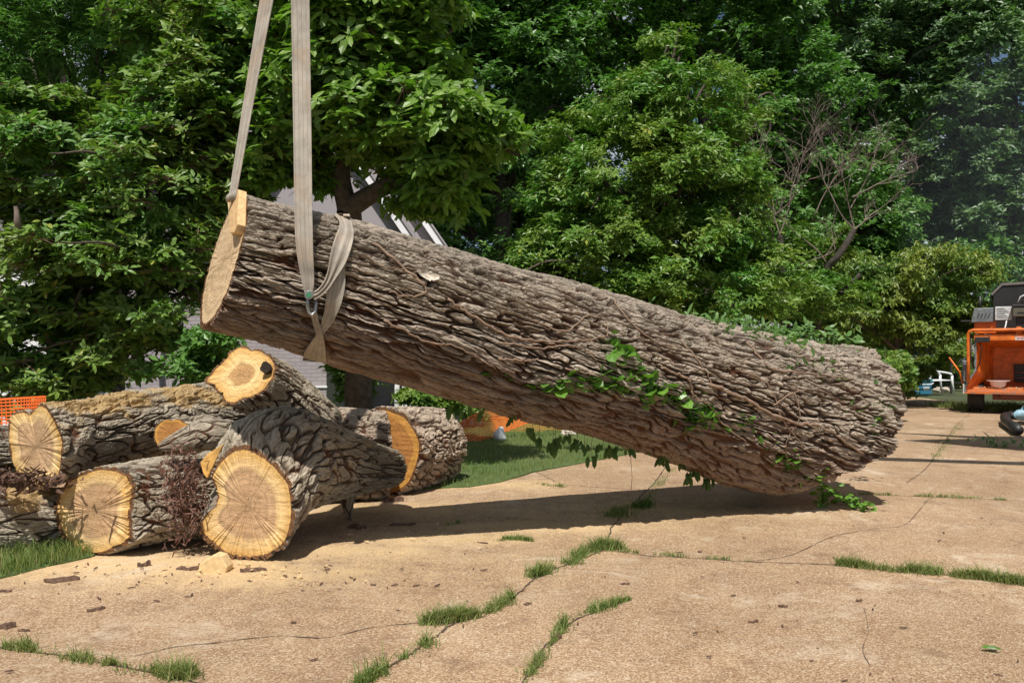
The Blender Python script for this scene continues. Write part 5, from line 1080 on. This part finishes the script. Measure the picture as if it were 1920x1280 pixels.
cb2 = cbx('control_box', .93, 1.26, -.05, .2, 2.18, 2.38, M['olive'], bev=.02); cbx('box_handle', .92, 1.28, -.07, .1, 2.40, 2.45, M['black'], cb2); cbx('box_slot', 1.02, 1.16, -.056, -.051, 2.25, 2.28, M['black'], cb2, 0)
cbx('box_post', 1.0, 1.22, .05, .2, 1.9, 2.18, M['black'])
m = MB(); m.slab([cp(.57,.6,1.9), cp(.57,.6,2.72), cp(.76,.6,2.93), cp(2.2,.6,2.96), cp(2.2,.6,1.9)], (0,1.9,0)); hd = m.build('hood', M['black'], ch)
m = MB(); m.slab([cp(.545,.57,2.70), cp(.745,.57,2.925), cp(2.25,.57,2.965), cp(2.25,.57,3.01), cp(.73,.57,2.98), cp(.515,.57,2.74)], (0,1.95,0)); m.build('hood_trim', plain('hood_edge', (.16,.14,.13), .6), hd)
m = MB(); m.tube([cp(1.34,.1,1.9), cp(1.34,.1,2.78), cp(1.36,.1,2.83), cp(1.42,.1,2.84)], .04, 10); m.build('crank_pipe', M['orange'], ch, True)
m = MB(); m.tube([cp(1.03,.0,2.5), cp(1.08,.0,2.62), cp(1.2,.0,2.68), cp(1.31,.05,2.70)], .014, 8); m.tube([cp(.82,.1,2.1), cp(.80,.05,1.98), cp(.76,.0,1.86)], .014, 8); m.build('hose', M['hose'], ch, True)
cbx('engine_body', .45, 2.2, 1.2, 3.2, .7, 1.9, M['orange']); cbx('frame', .55, Wd-.3, .1, 3.4, .33, .44, M['darkred']); cbx('cross_member', .7, 1.6, .05, .12, .36, .455, M['darkred'])
for x in (.03, Wd-.40):
    w = MB(); w.lathe([(.001,-.17),(.20,-.17),(.22,-.15),(.33,-.17),(.355,-.14),(.36,0),(.355,.14),(.33,.17),(.22,.15),(.20,.17),(.001,.17)], (0,0,0), 36)
    w.v = [tuple(cp(x+.19+p[2], .75+p[0], .36+p[1])) for p in w.v]; wh = w.build('wheel', M['tyre'], ch, True)
    for g in (-.09, 0, .09):
        q = MB(); q.lathe([(.350,g-.008),(.364,g-.008),(.364,g+.008),(.350,g+.008)], (0,0,0), 36); q.v = [tuple(cp(x+.19+p[2], .75+p[0], .36+p[1])) for p in q.v]; q.build('tread_rib', M['black'], wh)
cbx('fender', -.05, .05, .4, 1.1, .72, 1.2, M['grey'])
m = MB(); m.tube([cp(-.31,.2,1.28), cp(-.10,.2,.95), cp(-.02,.2,.62)], .02, 8); m.build('lever', M['orange'], ch, True)
cbx('reflector', -.03, .0, .0, .05, .45, .68, M['label'])
for x, z in [(.215, 1.1), (.215, 1.3), (.215, 1.5), (.215, 1.7), (.5, 1.775), (1.0, 1.775), (1.5, 1.775), (1.9, 1.775)]:
    q_ = MB(); q_.tube([cp(x, -.035, z), cp(x, -.018, z)], .014, 6); q_.build('bolt', M['steel'], ch)
m = MB(); m.tube([cp(.24,.05,1.72), cp(.35,-.03,1.5), cp(.30,-.02,1.15), cp(.24,.03,1.0)], .012, 6); m.build('cable', M['black'], ch, True)
m = MB(); m.tube([cp(1.1,.1,2.42), cp(1.12,.0,2.55), cp(1.25,.1,2.5), cp(1.5,.3,2.5)], .012, 6); m.build('cable', M['black'], ch, True)
strips('chips', cp(.9,.4,.60), [.45,.25,.006], 160, .02, .006, M['fresh_chip'], None, None, 14, zmin=.5, parent=ch)
# hard hat and bottle on the table
hc = cp(.66,.45,.575); hh = empty('hard_hat', hc, 'white full-brim hard hat lying on the infeed table of the chipper', 'hard hat'); M['hat'] = plain('hat_white', (.82,.82,.84), .3, var=.04)
m = MB(); m.lathe([(.001,.0),(.09,.01),(.14,.05),(.16,.10),(.165,.15)], hc, 28); m.build('shell', M['hat'], hh, True)
m = MB(); m.lathe([(.165,.15),(.20,.16),(.235,.175),(.237,.185),(.20,.172),(.16,.16)], hc, 28); m.build('brim', M['hat'], hh, True)
gl_ = NT('clear_plastic'); gl_.b.inputs['Transmission Weight'].default_value = .9; gl_.b.inputs['Roughness'].default_value = .1; gl_.b.inputs['Base Color'].default_value = (.8,.85,.85,1); gl_.b.inputs['IOR'].default_value = 1.2
bc = cp(1.22,.3,.55); bt = empty('bottle', bc, 'clear plastic drinks bottle standing on the infeed table right of the hard hat', 'bottle')
m = MB(); m.lathe([(.001,0),(.05,0),(.055,.05),(.05,.12),(.055,.2),(.02,.27),(.018,.30),(.001,.30)], bc, 16); m.build('body', gl_.m, bt, True); m = MB(); m.lathe([(.02,.29),(.022,.32),(.001,.32)], bc, 12); m.build('cap', M['hat'], bt, True)
# blower tube on the ground
bo = empty('blower_tube', G(1897, 795), 'black ribbed blower tube lying bent on the concrete below the chipper', 'blower tube')
m = MB(); m.tube([G(1909,806,.10), G(1898,798,.10), G(1886,790,.11), G(1884,781,.12), G(1895,778,.13), G(1915,781,.12), G(1935,779,.14)], .085, 14); m.build('tube', M['black'], bo, True)
m = MB(); m.tube([G(1913,778,.20), G(1925,768,.25), G(1945,760,.4)], .11, 12); m.build('sleeve', plain('sleeve_blue', (.25,.42,.52), .5), bo, True)
RA = -math.atan2(1860-960, F); piv = Vector((CX, CY, 0)); RM = Matrix.Rotation(RA, 3, 'Z')
for o in (ch, hh, bt): o.location = piv + RM @ (o.location - piv); o.rotation_euler = (0, 0, RA)
gp_ = G(1800, 752); P = scatter_poly([(CX+.4,CY+.3),(CX+2.6,CY+.3),(CX+2.6,CY+2.5),(CX+.4,CY+2.5)], 2600, np.random.RandomState(3), .01)
tag(blades('grass', P, .16, .006, np.random.RandomState(4), lean=.9), 'dark grass and clippings in the shade under the chipper', 'grass', kind='stuff')

# crane outside the frame on the right: its boom carries the slings and throws the thin straight shadow on the driveway
tk = empty('crane_truck', (14.5, 6.2, 0), 'crane truck out of frame at the right, its boom reaching over to the slings', 'truck')
m = MB(); m.slab([(10.6,5.0,.8),(12.4,5.0,.8),(12.4,5.0,2.7),(11.2,5.0,2.7),(10.6,5.0,1.8)], (0,2.3,0)); m.build('cab', M['white'], tk, False, .05)
m = MB(); m.box(12.45,19,5.1,7.2,.8,1.3); m.build('chassis', M['black'], tk, False, .02)
m = MB(); m.tube([(14.5,6.4,1.3), (14.5,6.4,2.4)], .5, 20); m.build('turret', M['orange'], tk)
m = MB(); m.tube([(14.6,6.5,2.3), (6,5.85,7.3)], [.22,.18], 6); m.tube([(6,5.85,7.3), (-1.6,5.25,11.7)], [.15,.10], 6); m.build('boom', M['orange'], tk)
hp = W(500,-345,5.35)
m = MB(); m.tube([(-1.5,5.3,11.6), hp+[0,0,.25]], .012, 6); m.build('cable', M['black'], tk)
m = MB(); m.tube([hp+[0,0,.3], hp+[0,0,.02]], .07, 12); m.tube([hp+[0,0,.02], hp+[.06,0,-.04], hp+[.03,0,-.10], hp+[-.05,0,-.07]], .018, 8); m.build('hook', M['black'], tk, True)
for x in (11.6, 16.6, 17.8):
    for y in (5.2, 7.1):
        w = MB(); w.lathe([(.001,-.14),(.26,-.14),(.46,-.14),(.5,-.08),(.5,.08),(.46,.14),(.26,.14),(.001,.14)], (0,0,0), 28); w.v = [(x+p[0], y+p[2], .5+p[1]) for p in w.v]; w.build('wheel', M['tyre'], tk, True)
pl = empty('shadow_truck', (13, 9.5, 0), 'unseen truck added out of frame at the right, its raised slab shaped to cast the driveway shadow', 'truck')  # added, unseen: here only for the wedge shadow its raised slab casts
m = MB(); m.slab([(5.8,8.7,6.9),(6.9,7.3,6.9),(12.0,6.3,6.9),(13.5,9.7,6.9),(7.5,9.3,6.9),(6.1,9.9,6.9),(7.2,9.0,6.9)], (0,0,.12)); m.build('shadow_deck', M['grey'], pl)
m = MB(); m.tube([(12.6,8.6,1.4), (12.6,8.6,6.88)], .2, 12); m.build('mast', M['orange'], pl); m = MB(); m.box(11,16,7.6,9.8,.6,1.4); m.build('body', M['white'], pl, False, .05)
for x in (11.8, 15.2):
    for y in (7.75, 9.6):
        w = MB(); w.lathe([(.001,-.14),(.26,-.14),(.42,-.14),(.45,-.08),(.45,.08),(.42,.14),(.26,.14),(.001,.14)], (0,0,0), 28); w.v = [(x+p[0], y+p[2], .45+p[1]) for p in w.v]; w.build('wheel', M['tyre'], pl, True)
# ------------------------------------------------------------------ cooler, plastic chair, post, far car
cc = G(1730, 741); cl = empty('cooler', cc, 'blue picnic cooler with a white lid band and handle left of the white chair', 'cooler')
M['blue'] = plain('cooler_blue', (.03,.16,.26), .45, var=.1); m = bx(cc[0]-.31, cc[0]+.31, cc[1], cc[1]+.4, .02, .40); m.build('body', M['blue'], cl, False, .03)
m = bx(cc[0]-.33, cc[0]+.33, cc[1]-.02, cc[1]+.42, .405, .52); m.build('lid', plain('cooler_teal', (.05,.25,.33), .45), cl, False, .03)
m = MB(); m.tube([(cc[0]-.30, cc[1]-.05, .44), (cc[0]-.22, cc[1]-.10, .36), (cc[0]+.22, cc[1]-.10, .36), (cc[0]+.32, cc[1]-.05, .40)], .018, 8); m.build('handle', M['hat'], cl, True)
bx(cc[0]+.02, cc[0]+.22, cc[1]-.004, cc[1]-.001, .16, .28).build('sticker', M['label'], cl); bx(cc[0]-.2, cc[0]-.12, cc[1]-.004, cc[1]-.001, .15, .25).build('sticker', plain('yellow_sticker', (.6,.55,.08), .5), cl)
c = G(1752, 739); k = empty('garden_chair', c, 'white moulded plastic armchair facing right beside the blue cooler', 'chair'); M['pl'] = plain('chair_plastic', (.80,.81,.83), .4, var=.03)
def q(x, y, z): return np.array([c[0]+x, c[1]+y, z])
m = MB(); m.slab([q(-.22,-.27,.40), q(.30,-.27,.42), q(.30,.27,.42), q(-.22,.27,.40)], (0,0,.03)); m.build('seat', M['pl'], k, False, .01)
m = MB(); m.slab([q(-.24,-.26,.40), q(-.24,.26,.40), q(-.37,.26,.80), q(-.40,.2,.88), q(-.41,-.2,.88), q(-.37,-.26,.80)], (.035,0,0)); m.build('backrest', M['pl'], k, False, .01)
for s_ in (-1, 1):
    m = MB(); y = s_*.29
    m.tube([q(-.36,y*.95,.80), q(-.2,y,.72), q(.15,y,.66), q(.28,y,.63), q(.31,y,.55)], [.03,.03,.03,.03,.028], 8); m.build('armrest', M['pl'], k, True)
    m = MB(); m.tube([q(.31,y,.58), q(.31,y,.42), q(.36,y*1.05,.0)], [.03,.032,.022], 8); m.build('leg', M['pl'], k, True)
    m = MB(); m.tube([q(-.26,y*.9,.60), q(-.26,y*.95,.42), q(-.34,y*1.05,.0)], [.03,.035,.022], 8); m.build('leg', M['pl'], k, True)
k.scale = (1.25, 1.25, 1.1)
po = empty('sign_post', G(1783,738), 'thin dark metal post standing between the white chair and the chipper', 'post'); a = G(1783,738)
m = MB(); m.tube([a, a+[0,0,1.15]], .03, 8); m.build('post', M['black'], po); m = MB(); m.box(a[0]-.02, a[0]+1.0, a[1]+.01, a[1]+.04, .35, .40); m.build('rail', M['black'], po)
ac = W(1732,640,38); car = empty('parked_car', ac*[1,1,0], 'silver car glimpsed far off through the shrubs left of the chipper', 'car'); M['silver'] = plain('silver_paint', (.45,.46,.5), .25, .6, var=.05)
x0, y0, zb = ac[0], 38, .9
m = MB(); m.slab([(x0-2.1,y0,zb-.45),(x0+2.1,y0,zb-.45),(x0+2.1,y0,zb+.05),(x0+1.9,y0,zb+.3),(x0+1.0,y0,zb+.38),(x0-1.2,y0,zb+.38),(x0-2.1,y0,zb+.2)], (0,1.75,0)); m.build('body', M['silver'], car, False, .06)
m = MB(); m.slab([(x0-1.6,y0+.1,zb+.39),(x0+.95,y0+.1,zb+.39),(x0+.4,y0+.2,zb+.85),(x0-1.2,y0+.2,zb+.85)], (0,1.5,0)); cbn = m.build('cabin', M['glass'], car, False, .05)
for xx in (-1.35, 1.35):
    w = MB(); w.lathe([(.001,-.11),(.34,-.11),(.35,0),(.34,.11),(.001,.11)], (0,0,0), 24); w.v = [(x0+xx+p[0], y0+.05+p[2], .35+p[1]) for p in w.v]; w.build('wheel', M['tyre'], car, True)

t = bpy.data.materials.new('smoke'); t.use_nodes = True; nt_ = t.node_tree; nt_.nodes.clear(); ou = nt_.nodes.new('ShaderNodeOutputMaterial'); pv = nt_.nodes.new('ShaderNodeVolumePrincipled')
pv.inputs['Color'].default_value = (.80, .88, 1, 1); pv.inputs['Density'].default_value = .006; nt_.links.new(pv.outputs[0], ou.inputs['Volume'])
c = W(1900, 360, 24.5); n1, n2 = 28, 18; th = np.linspace(0, 2*np.pi, n1, endpoint=False); ph = np.linspace(.02, np.pi-.02, n2); T, Pp = np.meshgrid(th, ph)
V = np.stack([np.sin(Pp)*np.cos(T)*3.4, np.sin(Pp)*np.sin(T)*3.0, np.cos(Pp)*4.4], -1)*(1+.22*pn(np.cos(T)*2, np.sin(T)*2, Pp*2))[..., None] + c
I = np.arange(n1*n2).reshape(n2, n1); J = np.roll(I, -1, 1); Fq = np.stack([I[:-1], I[1:], J[1:], J[:-1]], -1).reshape(-1, 4)
Fq = Fq.tolist()+[I[0].tolist(), I[-1][::-1].tolist()]
me = bpy.data.meshes.new('smoke'); me.from_pydata(V.reshape(-1, 3).tolist(), [], Fq); me.materials.append(t); o = bpy.data.objects.new('smoke', me); col.objects.link(o)
tag(o, 'thin bluish exhaust smoke drifting in front of the trees above the chipper', 'smoke', kind='stuff')
